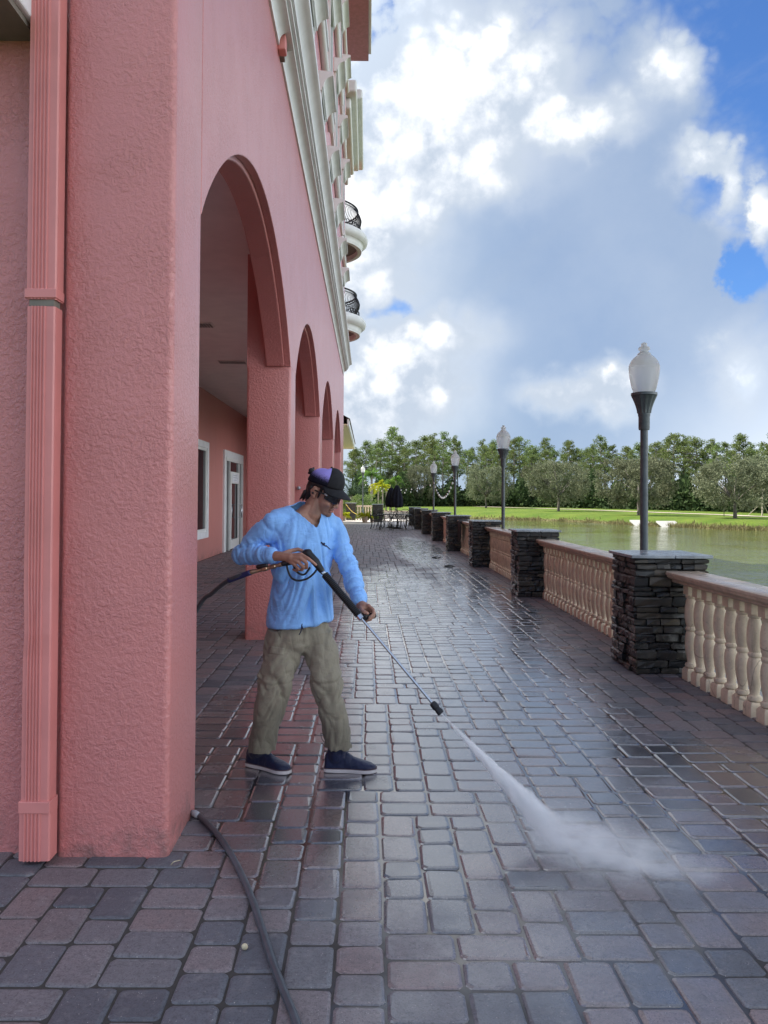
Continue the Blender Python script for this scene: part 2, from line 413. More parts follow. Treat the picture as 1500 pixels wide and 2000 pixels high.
M['shrub'] = leafmat('shrub_leaves', (0.10, 0.17, 0.05), (0.26, 0.34, 0.12), 0.35)
M['areca'] = leafmat('golden_palm_fronds', (0.28, 0.30, 0.02), (0.52, 0.50, 0.03), 0.45)
M['palmg'] = leafmat('palm_fronds', (0.10, 0.20, 0.04), (0.22, 0.32, 0.07), 0.4)
M['datep'] = leafmat('date_palm_fronds', (0.05, 0.085, 0.055), (0.13, 0.18, 0.12), 0.3)
M['reed'] = leafmat('shore_reeds', (0.20, 0.20, 0.08), (0.38, 0.34, 0.17), 0.2)
M['bark'] = simple('bark', (0.16, 0.14, 0.12), 0.9, 0, 0.3, 6, 0.5, 20)
M['palmtrunk'] = simple('palm_trunk', (0.36, 0.31, 0.25), 0.9, 0, 0.2, 6, 0.4, 20)
def globe_mat():
    m, nt, b = newmat('acrylic_globe')
    b.inputs['Base Color'].default_value = (0.82, 0.84, 0.84, 1); b.inputs['Roughness'].default_value = 0.30
    b.inputs['Transmission Weight'].default_value = 0.6; b.inputs['IOR'].default_value = 1.3
    o = nt.nodes['Material Output']
    tr = nd(nt, 'ShaderNodeBsdfTranslucent'); tr.inputs[0].default_value = (0.9, 0.9, 0.88, 1)
    mx = nd(nt, 'ShaderNodeMixShader'); mx.inputs[0].default_value = 0.36
    nt.links.new(b.outputs[0], mx.inputs[1]); nt.links.new(tr.outputs[0], mx.inputs[2]); nt.links.new(mx.outputs[0], o.inputs[0])
    return m
M['globe'] = globe_mat()

# clothing and skin
def fabric(name, c, rough=0.85, weave=900.0, var=0.08, wet=False):
    m, nt, b = newmat(name); p = objc(nt)
    n = noi(nt, p, 9, 5, 0.6)
    cc = mixc(nt, n.step(0.3, 0.7), tuple(v * (1 - var) for v in c), tuple(min(1, v * (1 + var)) for v in c))
    if wet:
        z = sep(nt, p)[2]
        dk = ((noi(nt, p, 5, 5, 0.6) - 0.45) * 0.9 + z.step(0.75, 0.1)).step(0.5, 0.95, 0, 0.5)
        cc = mixc(nt, dk, cc, tuple(v * 0.42 for v in c))
    put(nt, b.inputs['Base Color'], cc); b.inputs['Roughness'].default_value = rough
    b.inputs['Specular IOR Level'].default_value = 0.25
    b.inputs['Sheen Weight'].default_value = 0.15
    x, y, z = sep(nt, p)
    wv = noi(nt, p, 3.0, 2, 0.5)
    cr1 = (noi(nt, comb(nt, x * 13.0 + wv * 3.0, y * 13.0, z * 3.6 + x * 5.0), 1.0, 3, 0.5) - 0.5).ab(); cr2 = (noi(nt, comb(nt, x * 7.0 - z * 6.0, y * 10.0, z * 15.0 + wv * 4.0), 1.0, 3, 0.5) - 0.5).ab()
    crease = cr1.step(0.0, 0.10) * 0.6 + cr2.step(0.0, 0.09) * 0.5
    nb = bump(nt, crease, 0.30, 0.010)
    put(nt, b.inputs['Normal'], bump(nt, noi(nt, p, 22, 4, 0.6) * 1.0 + noi(nt, p, weave, 2) * 0.06, 0.25, 0.008, nb))
    return m
M['shirt'] = fabric('blue_shirt', (0.25, 0.50, 0.93), 0.7)
M['trousers'] = fabric('khaki_trousers', (0.270, 0.240, 0.180), 0.9, wet=True)
M['trousers_dk'] = fabric('khaki_flap', (0.17, 0.15, 0.115), 0.9)
M['navy'] = fabric('navy_boot', (0.012, 0.016, 0.048), 0.40)
M['sole'] = simple('boot_sole', (0.62, 0.58, 0.58), 0.6)
M['solestripe'] = simple('boot_stripe', (0.10, 0.06, 0.07), 0.6)
M['ink'] = simple('navy_print', (0.01, 0.012, 0.05), 0.7)
M['hair'] = simple('dark_hair', (0.010, 0.008, 0.008), 0.45, 0, 0.4, 60, 0.6, 160, 0.006)
M['black'] = simple('black_cap', (0.006, 0.006, 0.009), 0.8, 0, 0.2, 20, 0.3, 300, 0.002)
def skin_mat():
    m, nt, b = newmat('skin'); p = objc(nt)
    n = noi(nt, p, 16, 5, 0.6)
    cc = mixc(nt, n.step(0.3, 0.75), (0.33, 0.165, 0.115), (0.45, 0.245, 0.175))
    # beard shadow as a marking on the jaw
    bd = attr(nt, 'beard')
    cc = mixc(nt, bd * (noi(nt, p, 420, 2) * 0.5 + 0.45), cc, (0.13, 0.085, 0.07))
    lp = attr(nt, 'lip'); cc = mixc(nt, lp, cc, (0.34, 0.12, 0.10))
    put(nt, b.inputs['Base Color'], cc); b.inputs['Roughness'].default_value = 0.5
    b.inputs['Subsurface Weight'].default_value = 0.08; b.inputs['Subsurface Radius'].default_value = (0.02, 0.008, 0.004)
    put(nt, b.inputs['Normal'], bump(nt, noi(nt, p, 180, 3), 0.12, 0.002))
    return m
M['skin'] = skin_mat()
def cap_mat():
    m, nt, b = newmat('cap_fade'); t = attr(nt, 'capu')
    p = objc(nt)
    f = (t + (noi(nt, p, 260, 2) - 0.5) * 0.5).step(0.26, 0.68)
    cc = mixc(nt, f, (0.008, 0.008, 0.016), (0.36, 0.32, 0.80))
    put(nt, b.inputs['Base Color'], cc); b.inputs['Roughness'].default_value = 0.85
    b.inputs['Specular IOR Level'].default_value = 0.2
    put(nt, b.inputs['Normal'], bump(nt, noi(nt, p, 350, 2), 0.3, 0.003))
    return m
M['cap'] = cap_mat()

# ------------------------------------------------------------------ mesh helpers
def tag(o, label=None, cat=None, group=None, kind=None):
    if label: o['label'] = label
    if cat: o['category'] = cat
    if group: o['group'] = group
    if kind: o['kind'] = kind
    return o
def thing(name, loc, label, cat, group=None, rz=0.0):
    o = bpy.data.objects.new(name, None); col.objects.link(o)
    o.empty_display_size = 0.2
    o.location = loc; o.rotation_euler = (0, 0, rz)
    return tag(o, label, cat, group)
ROOTLOC = {}
def wloc(o):
    m = Matrix.Identity(4)
    while o is not None:
        m = Matrix.Translation(o.location) @ o.rotation_euler.to_matrix().to_4x4() @ m
        o = o.parent
    return m
class MB:
    def __init__(s): s.v, s.f, s.at = [], [], {}
    def add(s, vs, fs):
        k = len(s.v); s.v.extend([tuple(p) for p in vs]); s.f.extend([tuple(i + k for i in q) for q in fs]); return s
    def box(s, x0, x1, y0, y1, z0, z1, m=None):
        vs = [(x, y, z) for z in (z0, z1) for y in (y0, y1) for x in (x0, x1)]
        if m is not None: vs = [m @ Vector(p) for p in vs]
        return s.add(vs, [(0, 2, 3, 1), (4, 5, 7, 6), (0, 1, 5, 4), (2, 6, 7, 3), (1, 3, 7, 5), (0, 4, 6, 2)])
    def rings(s, rs, closed=True, cap0=True, cap1=True):
        n = len(rs[0]); vs = [p for r in rs for p in r]; fs = []
        for i in range(len(rs) - 1):
            for j in range(n if closed else n - 1):
                a, b = i * n + j, i * n + (j + 1) % n
                fs.append((a, b, b + n, a + n))
        if closed and cap0: fs.append(tuple(range(n - 1, -1, -1)))
        if closed and cap1: fs.append(tuple((len(rs) - 1) * n + j for j in range(n)))
        return s.add(vs, fs)
    def lathe(s, prof, n=16, c=(0, 0, 0), m=None, ph=0.0):
        rs = []
        for r, z in prof:
            ring = [Vector((c[0] + r * math.cos(2 * PI * j / n + ph), c[1] + r * math.sin(2 * PI * j / n + ph), c[2] + z)) for j in range(n)]
            if m is not None: ring = [m @ p for p in ring]
            rs.append(ring)
        return s.rings(rs)
    def tube(s, pts, r, n=8, caps=True):
        pts = [Vector(p) for p in pts]; rs = []
        rr = r if isinstance(r, (list, tuple)) else [r] * len(pts)
        up = None
        for i, p in enumerate(pts):
            t = (pts[min(i + 1, len(pts) - 1)] - pts[max(i - 1, 0)]).normalized()
            if up is None:
                up = Vector((0, 0, 1)) if abs(t.z) < 0.9 else Vector((1, 0, 0))
            a = up - t * up.dot(t)
            if a.length < 1e-4: a = Vector((1, 0, 0)) - t * t.x
            a.normalize(); up = a
            b = t.cross(a)
            rs.append([p + (a * math.cos(2 * PI * j / n) + b * math.sin(2 * PI * j / n)) * rr[i] for j in range(n)])
        return s.rings(rs, cap0=caps, cap1=caps)
    def rcone(s, p0, p1, r0, r1, n=14, k=5):
        p0, p1 = Vector(p0), Vector(p1); ax = (p1 - p0); L = ax.length
        t = ax.normalized() if L > 1e-6 else Vector((0, 0, 1))
        a = Vector((0, 0, 1)) if abs(t.z) < 0.9 else Vector((1, 0, 0))
        a = (a - t * a.dot(t)).normalized(); b = t.cross(a); rs = []
        for i in range(k + 1):
            th = -PI / 2 + PI / 2 * (i + 0.12) / (k + 0.12)
            rs.append((p0 + t * (math.sin(th) * r0), math.cos(th) * r0))
        for i in range(k + 1):
            th = PI / 2 * i / (k + 0.12)
            rs.append((p1 + t * (math.sin(th) * r1), math.cos(th) * r1))
        return s.rings([[c + (a * math.cos(2 * PI * j / n) + b * math.sin(2 * PI * j / n)) * q for j in range(n)] for c, q in rs])
    def ellipsoid(s, c, ax, n=18, k=12):          # ax: three axis vectors with lengths
        c = Vector(c); A, B, C = [Vector(v) for v in ax]; rs = []
        for i in range(k + 1):
            th = -PI / 2 + PI * (i + 0.15) / (k + 0.3)
            rs.append([c + C * math.sin(th) + (A * math.cos(2 * PI * j / n) + B * math.sin(2 * PI * j / n)) * math.cos(th) for j in range(n)])
        return s.rings(rs)
    def mesh(s, name, mats, smooth=False):
        me = bpy.data.meshes.new(name); me.from_pydata(s.v, [], s.f)
        for m in (mats if isinstance(mats, (list, tuple)) else [mats]): me.materials.append(m)
        if smooth: me.polygons.foreach_set('use_smooth', [True] * len(me.polygons))
        me.update(); return me
    def build(s, name, mat, parent=None, smooth=False, bevel=0.0, seg=2, sharp=None):
        """vertices are world coordinates; they are stored relative to the parent"""
        if parent is not None:
            inv = wloc(parent).inverted(); s.v = [tuple(inv @ Vector(p)) for p in s.v]
        me = s.mesh(name, mat, smooth)
        bm = bmesh.new(); bm.from_mesh(me); bmesh.ops.recalc_face_normals(bm, faces=bm.faces)
        if bevel > 0:
            bmesh.ops.bevel(bm, geom=[e for e in bm.edges if e.is_manifold and e.calc_face_angle(0) > 0.6], offset=bevel, segments=seg, affect='EDGES', profile=0.5)
        bm.to_mesh(me); bm.free()
        if smooth and sharp: me.set_sharp_from_angle(angle=R(sharp))
        o = bpy.data.objects.new(name, me); col.objects.link(o)
        if parent is not None: o.parent = parent
        return o
def link(name, me, parent=None, loc=(0, 0, 0), rot=(0, 0, 0), scale=(1, 1, 1)):
    o = bpy.data.objects.new(name, me); col.objects.link(o)
    o.location = loc; o.rotation_euler = rot; o.scale = scale
    if parent is not None: o.parent = parent
    return o
def copy_tree(o, parent=None):
    c = o.copy(); col.objects.link(c)
    if parent is not None: c.parent = parent
    for ch in list(o.children): copy_tree(ch, c)
    return c
def spline(pts, n=10):
    pts = [Vector(p) for p in pts]; out = []
    P = [pts[0] * 2 - pts[1]] + pts + [pts[-1] * 2 - pts[-2]]
    for i in range(1, len(P) - 2):
        for k in range(n):
            t = k / n; a, b, c, d = P[i - 1], P[i], P[i + 1], P[i + 2]
            out.append(0.5 * ((2 * b) + (c - a) * t + (2 * a - 5 * b + 4 * c - d) * t * t + (3 * b - a - 3 * c + d) * t ** 3))
    out.append(pts[-1]); return out
def quads(name, C, size, mat, aspect=1.0, up=None, shade=None):
    """a cloud of leaf faces: centres C (n,3), sizes (n,)"""
    n = len(C)
    a = rng.normal(size=(n, 3)); a /= np.linalg.norm(a, axis=1)[:, None]
    b = rng.normal(size=(n, 3))
    if up is not None: a = a * (1 - up) + np.array([0, 0, 1.0]) * up; a /= np.linalg.norm(a, axis=1)[:, None]
    b = np.cross(a, b); b /= np.linalg.norm(b, axis=1)[:, None]
    sz = np.asarray(size).reshape(-1, 1) * np.ones((n, 1))
    A, B = a * sz * 0.5, b * sz * 0.5 * aspect
    V = np.stack([C - A, C - B * 0.8 , C + A, C + B * 0.8], 1).reshape(-1, 3)
    return raw_quads(name, V, mat, np.repeat(rng.random(n) if shade is None else shade, 1))
def raw_quads(name, V, mat, shade):
    n = len(V) // 4
    me = bpy.data.meshes.new(name)
    me.vertices.add(4 * n); me.vertices.foreach_set('co', V.astype(np.float32).ravel())
    me.loops.add(4 * n); me.loops.foreach_set('vertex_index', np.arange(4 * n, dtype=np.int32))
    me.polygons.add(n); me.polygons.foreach_set('loop_start', np.arange(0, 4 * n, 4, dtype=np.int32))
    me.polygons.foreach_set('loop_total', np.full(n, 4, dtype=np.int32))
    at = me.attributes.new('shade', 'FLOAT', 'FACE'); at.data.foreach_set('value', np.asarray(shade, dtype=np.float32))
    me.materials.append(mat); me.update(calc_edges=True); me.validate()
    return me

# ------------------------------------------------------------------ ground, lake, paths
WZ = -0.7
shore = [G(px, py, WZ) for px, py in ((981, 1015), (1087, 1018), (1169, 1022), (1252, 1026.5), (1335, 1030.6), (1417, 1034.8), (1500, 1037))]
shore = [(3.35, shore[0].y + 7), (8.0, shore[0].y + 5)] + [(p.x, p.y) for p in shore]
sx, sy = shore[-1]
shore += [(sx + 7, sy - 9), (sx + 17, sy - 18), (sx + 30, sy - 38), (sx + 42, sy - 75), (sx + 46, sy - 120)]
SH = np.array(shore)
def shore_dist(P):
    """signed distance to the far shoreline, positive on land"""
    d = np.full(len(P), 1e9); sg = np.ones(len(P))
    for i in range(len(SH) - 1):
        a, b = SH[i], SH[i + 1]; ab = b - a
        t = np.clip(((P - a) @ ab) / (ab @ ab), 0, 1)
        q = P - (a + t[:, None] * ab); dd = np.linalg.norm(q, axis=1)
        cr = ab[0] * q[:, 1] - ab[1] * q[:, 0]
        m = dd < d; d[m] = dd[m]; sg[m] = np.where(cr[m] >= 0, 1, -1)
    return d * sg
def terrain_z(P):
    s = shore_dist(P)
    lake = P[:, 0] > 3.3
    z = np.where(s < 0, WZ - 0.15 + s * 0.12, np.where(s < 4.5, WZ - 0.15 + (0.15 - WZ) * np.sin(np.clip(s / 4.5, 0, 1) * PI / 2), 0.0))
    z = np.maximum(z, -2.2)
    far = np.clip((s - 14) / 120, 0, 1) * 0.3
    z = np.where(s > 0, z + far, z)
    z = np.where(lake, z, -0.06)
    return z
xs = np.concatenate([[-900, -400, -150, -60, -20, 3.29], np.arange(3.31, 60, 0.9), [64, 72, 85, 110, 150, 220, 400, 900]])
ys = np.concatenate([[-600, -200, -80, -30, -10], np.arange(0, 110, 1.0), np.arange(110, 180, 3.5), [190, 220, 300, 500, 900, 1800]])
XX, YY = np.meshgrid(xs, ys); P2 = np.stack([XX.ravel(), YY.ravel()], 1); ZZ = terrain_z(P2)
mb = MB(); nx = len(xs)
mb.v = [(float(a), float(b), float(c)) for (a, b), c in zip(P2, ZZ)]
mb.f = [(j * nx + i, j * nx + i + 1, (j + 1) * nx + i + 1, (j + 1) * nx + i) for j in range(len(ys) - 1) for i in range(nx - 1)]
tag(mb.build('ground', M['grass'], None, True), kind='structure')
mb = MB(); mb.add([(3.2, -150, WZ), (120, -150, WZ), (120, 130, WZ), (3.2, 130, WZ)], [(0, 1, 2, 3)])
tag(mb.build('lake', M['water']), kind='structure')
# path across the far lawn
pp = [G(px, py, 0.03) for px, py in ((860, 988.3), (1000, 992.3), (1150, 996.5), (1300, 1001.8), (1420, 1006), (1500, 1009.2))]
pp = [pp[0] + (pp[0] - pp[1]) * 1.0] + pp + [pp[-1] + Vector((9, -12, 0)), pp[-1] + Vector((22, -30, 0))]
pc = spline(pp, 8); mb = MB(); vs = []
for i, p in enumerate(pc):
    t = (pc[min(i + 1, len(pc) - 1)] - pc[max(i - 1, 0)]).normalized(); n_ = Vector((-t.y, t.x, 0))
    for s in (-0.9, 0.9):
        q = p + n_ * s; zz = float(terrain_z(np.array([[q.x, q.y]]))[0]); vs.append((q.x, q.y, zz + 0.05))
mb.add(vs, [(2 * i, 2 * i + 1, 2 * i + 3, 2 * i + 2) for i in range(len(pc) - 1)])
tag(mb.build('path', M['path']), kind='structure')
tag(MB().box(3.06, 3.28, -6, 90, -2.0, -0.0060).build('seawall', M['plank']), kind='structure')
tag(MB().box(-9, 3.05, 46.502, 60, -0.30, -0.007).build('walkway', M['walk']), kind='structure')

# ------------------------------------------------------------------ terrace of tumbled pavers
PX0, PX1, PY0, PY1 = -4.12, 3.05, 0.9, 46.5
tag(MB().add([(PX0 - 0.3, -4, -0.0058), (PX1, -4, -0.0058), (PX1, PY1, -0.0058), (PX0 - 0.3, PY1, -0.0058)], [(0, 1, 2, 3)]).build('joint_bed', M['bed']), kind='structure')
pave = bpy.data.objects.new('pavement', None); col.objects.link(pave); tag(pave, kind='structure')
CX, CY = 0.0855, 0.0800
def paver_geo(w, h, j, simple=False, hi=False):
    """one tumbled paver centred on 0: rounded corners, worn rounded edge"""
    rr = random.Random(j); g = 0.0030
    w2, h2 = w / 2 - g, h / 2 - g
    def outline(ins, z):
        c = (0.021 if hi else 0.018) if not simple else 0.011; a, b = w2 - ins, h2 - ins; out = []
        if hi: pts = [(sx_ * (a - c) + c * math.cos(th), sy_ * (b - c) + c * math.sin(th)) for sx_, sy_, t0 in ((1, -1, -PI / 2), (1, 1, 0), (-1, 1, PI / 2), (-1, -1, PI)) for th in (t0 + .12, t0 + PI / 4, t0 + PI / 2 - .12)]
        else: pts = [(a - c, -b), (a, -b + c), (a, b - c), (a - c, b), (-a + c, b), (-a, b - c), (-a, -b + c), (-a + c, -b)]
        for i, (x, y) in enumerate(pts):
            k = 0.0018 * (1 + ins * 40)
            out.append((x + rr2[i][0] * k, y + rr2[i][1] * k, z + rr2[i][2] * 0.0012))
        return out
    rr2 = [(rr.uniform(-1, 1), rr.uniform(-1, 1), rr.uniform(-1, 1)) for _ in range(12)]
    if simple: return outline(0, -0.03), outline(0.005, 0.0)
    return outline(0, -0.03), outline(0.0, -0.0085), outline(0.0040, -0.0028), outline(0.0125, 0.0)
nx_, ny_ = int((PX1 - PX0) / CX), int((PY1 - PY0) / CY)
occ = np.zeros((ny_ + 4, nx_ + 4), bool); occ[:, nx_:] = True
pv = []; pr = random.Random(5)
for r in range(ny_):
    c = 0
    while c < nx_:
        if occ[r, c]: c += 1; continue
        g = 0
        while g < 6 and not occ[r, c + g]: g += 1
        opts = []
        for w, h, wt in ((3, 2, 0.46), (2, 3, 0.26), (2, 2, 0.28)):
            if w <= g and g - w != 1 and not occ[r:r + h, c:c + w].any(): opts.append((w, h, wt))
        if not opts:
            w, h = (1, 2) if g == 1 else (min(g, 3), 2)
        else:
            q = pr.random() * sum(o[2] for o in opts)
            for w, h, wt in opts:
                q -= wt
                if q <= 0: break
        occ[r:r + h, c:c + w] = True
        pv.append((PX0 + (c + w / 2) * CX, PY0 + (r + h / 2) * CY, w, h)); c += w
def hidden(x, y):     # under the piers of the arcade or the balustrade piers
    if y < 3.36 and x < -1.5 and y > 3.36: return True
    return False
FXW = -0.866
def in_view(x, y):
    px = 718 + 1500 * x / max(y, 0.1); py = 973 + 1500 * 1.58 / max(y, 0.1)
    if px < -20 or px > 1520 or py > 2040: return False
    if y > 3.35 and px < 385: return False
    return True
vis = sorted([p for p in pv if in_view(p[0], p[1])], key=lambda p: p[1])
single = set(id(p) for p in vis[:300])
cache = {}
def paver_mesh(w, h, k):
    if (w, h, k) not in cache:
        mb = MB(); mb.rings(paver_geo(w * CX, h * CY, k * 17 + w * 3 + h, False, True), cap0=False)
        me = mb.mesh('paver', M['paver'], False)
        cache[(w, h, k)] = me
    return cache[(w, h, k)]
V, Fc, tints = [], [], []
for p in pv:
    x, y, w, h = p; dz = max(-0.0016, pr.gauss(0, 0.0011)); tx, ty = max(-.011, min(.011, pr.gauss(0, 0.005))), max(-.011, min(.011, pr.gauss(0, 0.005)))
    if id(p) in single:
        o = link('paver', paver_mesh(w, h, pr.randrange(5)), pave, (x + pr.gauss(0, 0.001), y + pr.gauss(0, 0.001), dz), (tx, ty, pr.choice((0, PI)) + pr.gauss(0, 0.008)))
    else:
        rs = paver_geo(w * CX, h * CY, pr.randrange(40), y > 22); k = len(V); n = 8
        for rg in rs:
            for a, b, c in rg: V.append((x + a, y + b, c + dz + (a * ty - b * tx)))
        m = len(rs); t = pr.random() * 0.98 + 0.01
        for i in range(m - 1):
            for j in range(n): Fc.append((k + i * n + j, k + i * n + (j + 1) % n, k + (i + 1) * n + (j + 1) % n, k + (i + 1) * n + j)); tints.append(t)
        Fc.append(tuple(k + (m - 1) * n + j for j in range(n))); tints.append(t)
me = bpy.data.meshes.new('pavers'); me.from_pydata(V, [], Fc); me.materials.append(M['paver'])
at = me.attributes.new('tint', 'FLOAT', 'FACE'); at.data.foreach_set('value', np.array(tints, dtype=np.float32))
tag(link('pavers', me, pave), kind='stuff')

# ------------------------------------------------------------------ the pink building
FX = -0.866
bld = thing('building', (FX, 3.39, 0), 'pink stucco building with an arcade of arches, pale cornice and round balconies', 'building')
PIL = [(3.39, 3.94), (8.55, 9.12), (13.80, 14.45), (19.15, 19.80), (24.50, 27.0)]
SPR, RISE, ZT = 3.04, 1.03, 18.6
def leaf(x0, x1, grow):
    ysamp = [(3.935, SPR)]
    for i in range(4):
        a0, a1 = PIL[i][1] + 0.045 - grow, PIL[i + 1][0] - 0.045 + grow
        c, a, b = (a0 + a1) / 2, (a1 - a0) / 2, RISE + grow
        for k in range(41):
            th = PI - PI * k / 40
            ysamp.append((c + a * math.cos(th), SPR + b * abs(math.sin(th)) ** 1.75))
    ysamp.append((27.0, SPR))
    return MB().rings([[(x0, y, z), (x1, y, z), (x1, y, ZT), (x0, y, ZT)] for y, z in ysamp])
def arch_wall(name, x0, x1, grow):
    o = leaf(x0, x1, grow).build(name, M['pink'], bld)
    md = o.modifiers.new('b', 'BEVEL'); md.width = 0.018; md.segments = 3; md.limit_method = 'ANGLE'; md.angle_limit = R(50)
    return o
arch_wall('facade_wall', FX - 0.07, FX, 0.035)
arch_wall('arch_ring', FX - 0.27, FX - 0.0705, 0.0)
for i, (a, b) in enumerate(PIL):
    mb = MB().box(FX - 0.49, FX + 0.001, a, b, -0.03, SPR - 0.001 if i else ZT)
    o = mb.build('pillar', M['pink'], bld, True)
    bm = bmesh.new(); bm.from_mesh(o.data)
    bmesh.ops.bevel(bm, geom=[e for e in bm.edges if abs(e.verts[0].co.z - e.verts[1].co.z) > 1], offset=0.03, segments=4, affect='EDGES', profile=0.5)
    bm.to_mesh(o.data); bm.free(); o.data.set_sharp_from_angle(angle=R(40))
    if i: MB().box(FX - 0.49, FX - 0.272, a, b, SPR - 0.001, 4.3).build('pillar_top', M['pink'], bld)
# end wall facing the viewer, behind the downspout
MB().box(-9, FX - 0.485, 3.43, 3.75, -0.05, ZT).build('end_wall', M['pink'], bld)
MB().box(-9, -1.475, 3.05, 3.432, 3.66, 3.80).build('ledge', M['trim'], bld, bevel=0.01)
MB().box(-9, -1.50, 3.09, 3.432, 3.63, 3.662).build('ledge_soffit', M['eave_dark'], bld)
MB().box(-9.0, -4.15, 3.752, 36, -0.05, 4.40).build('arcade_back_wall', M['pink_in'], bld)
MB().box(-4.149, FX - 0.272, 3.752, 26.98, 4.30, 4.42).build('arcade_ceiling', M['ceil'], bld)
MB().box(-9.0, FX - 0.275, 3.752, 26.98, 4.425, ZT - 0.3).build('upper_storeys', M['pink'], bld)
MB().box(-4.149, FX - 0.02, 26.4, 26.99, -0.05, 4.29).build('arcade_end_wall', M['pink_in'], bld)
MB().box(-9.0, -2.15, 27.01, 36.0, -0.05, 19.9).build('wing_wall', M['pink'], bld)
MB().box(-22.0, -9.01, 4.2, 36.0, -0.05, 17.0).build('rear_block', M['pink'], bld)
MB().box(-22.0, -3.4, 36.01, 52.5, -0.05, 13.0).build('rear_wing', M['pink'], bld)
# cornice: lower cove, two fillets, upper cavetto
def sweep(prof, y0, y1, name, mat, parent, x=FX, sharp=35):
    o = MB().rings([[(x + a, y, b) for a, b in prof] for y in (y0, y1)]).build(name, mat, parent, True, sharp=sharp)
    return o
def arc(cx, cz, rx, rz, a0, a1, n=7): return [(cx + rx * math.cos(R(a0 + (a1 - a0) * i / n)), cz + rz * math.sin(R(a0 + (a1 - a0) * i / n))) for i in range(n + 1)]
prof = [(-0.01, 5.78), (0.02, 5.78)] + arc(0.11, 5.80, 0.09, 0.10, 180, 90, 6) + [(0.125, 5.90), (0.125, 5.945), (0.16, 5.945), (0.16, 5.99), (0.185, 5.99)] + \
    arc(0.305, 5.99, 0.12, 0.13, 180, 100, 7) + [(0.30, 6.13), (0.30, 6.20), (-0.01, 6.26)]
sweep(prof, 7.36, 26.1, 'cornice', M['trim'], bld)
sweep(prof, 3.3, 7.06, 'cornice', M['trim'], bld)
p_up = [(-0.01, 5.905), (0.125, 5.905), (0.125, 5.945), (0.16, 5.945), (0.16, 5.99), (0.185, 5.99)] + arc(0.305, 5.99, 0.12, 0.13, 180, 100, 7) + [(0.30, 6.13), (0.30, 6.20), (-0.01, 6.26)]
sweep(p_up, 7.061, 7.359, 'cornice', M['trim'], bld)
MB().box(FX, FX + 0.075, 7.09, 7.22, 5.76, 5.903).build('pipe_stub', M['pink_metal'], bld, bevel=0.01)
MB().box(FX, FX + 0.045, 7.25, 7.33, 5.77, 5.90).build('pipe_stub', M['eave_dark'], bld)

# upper windows: dark pane, side boards, hood and bead above
hood_prof = [(-0.01, 0.0), (0.06, 0.0), (0.06, 0.05), (0.085, 0.05)] + arc(0.225, 0.05, 0.14, 0.17, 180, 95, 6) + [(0.215, 0.23), (0.25, 0.23), (0.25, 0.30), (-0.01, 0.33)]
for zf in (8.38, 11.75, 15.0):
    for k in range(7):
        y0 = 7.25 + 2.72 * k; y1 = y0 + 1.2
        fr = MB().box(FX, FX + 0.05, y0 + 0.07, y0 + 0.19, zf - 1.9, zf - 0.001).box(FX, FX + 0.05, y1 - 0.19, y1 - 0.07, zf - 1.9, zf - 0.001)
        fr.box(FX, FX + 0.11, y0 + 0.02, y1 - 0.02, zf - 2.04, zf - 1.901)
        w = fr.build('window', M['trim'], bld)
        o = MB().box(FX + 0.002, FX + 0.012, y0 + 0.19, y1 - 0.19, zf - 1.9, zf - 0.002).build('pane', M['glass'], w)
        o = MB().rings([[(FX + a, y, zf + b) for a, b in hood_prof] for y in (y0, y1)]).build('hood', M['trim'], w, True, sharp=35)
    for k in range(4):
        y0 = 6.2 + 5.44 * k
        MB().rcone((FX + 0.06, y0, zf + 0.85), (FX + 0.06, y0 + 4.2, zf + 0.85), 0.07, 0.07).build('bead_moulding', M['trim'], bld, True)
    if zf > 9: sweep([(-0.01, 0), (0.06, 0.0), (0.06, 0.10), (-0.01, 0.12)], 3.4, 26.9, 'belt_course', M['trim'], bld).location.z += zf - 2.2
# top eave and the stepped cornice of the wing
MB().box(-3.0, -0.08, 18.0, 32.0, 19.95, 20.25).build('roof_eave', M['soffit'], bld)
MB().box(-0.078, 0.03, 18.0, 31.6, 20.0, 20.6).build('eave_fascia', M['trim'], bld, bevel=0.02)
for a, b, z0, z1, y0, y1 in ((-2.149, -0.72, 16.2, 16.62, 28.6, 34.6), (-2.149, -0.50, 16.63, 17.1, 28.2, 35.2), (-2.149, -0.30, 17.11, 17.5, 29.6, 36.2)):
    MB().box(a, b, y0, y1, z0, z1).build('stepped_cornice', M['trim'], bld, bevel=0.08, seg=3)
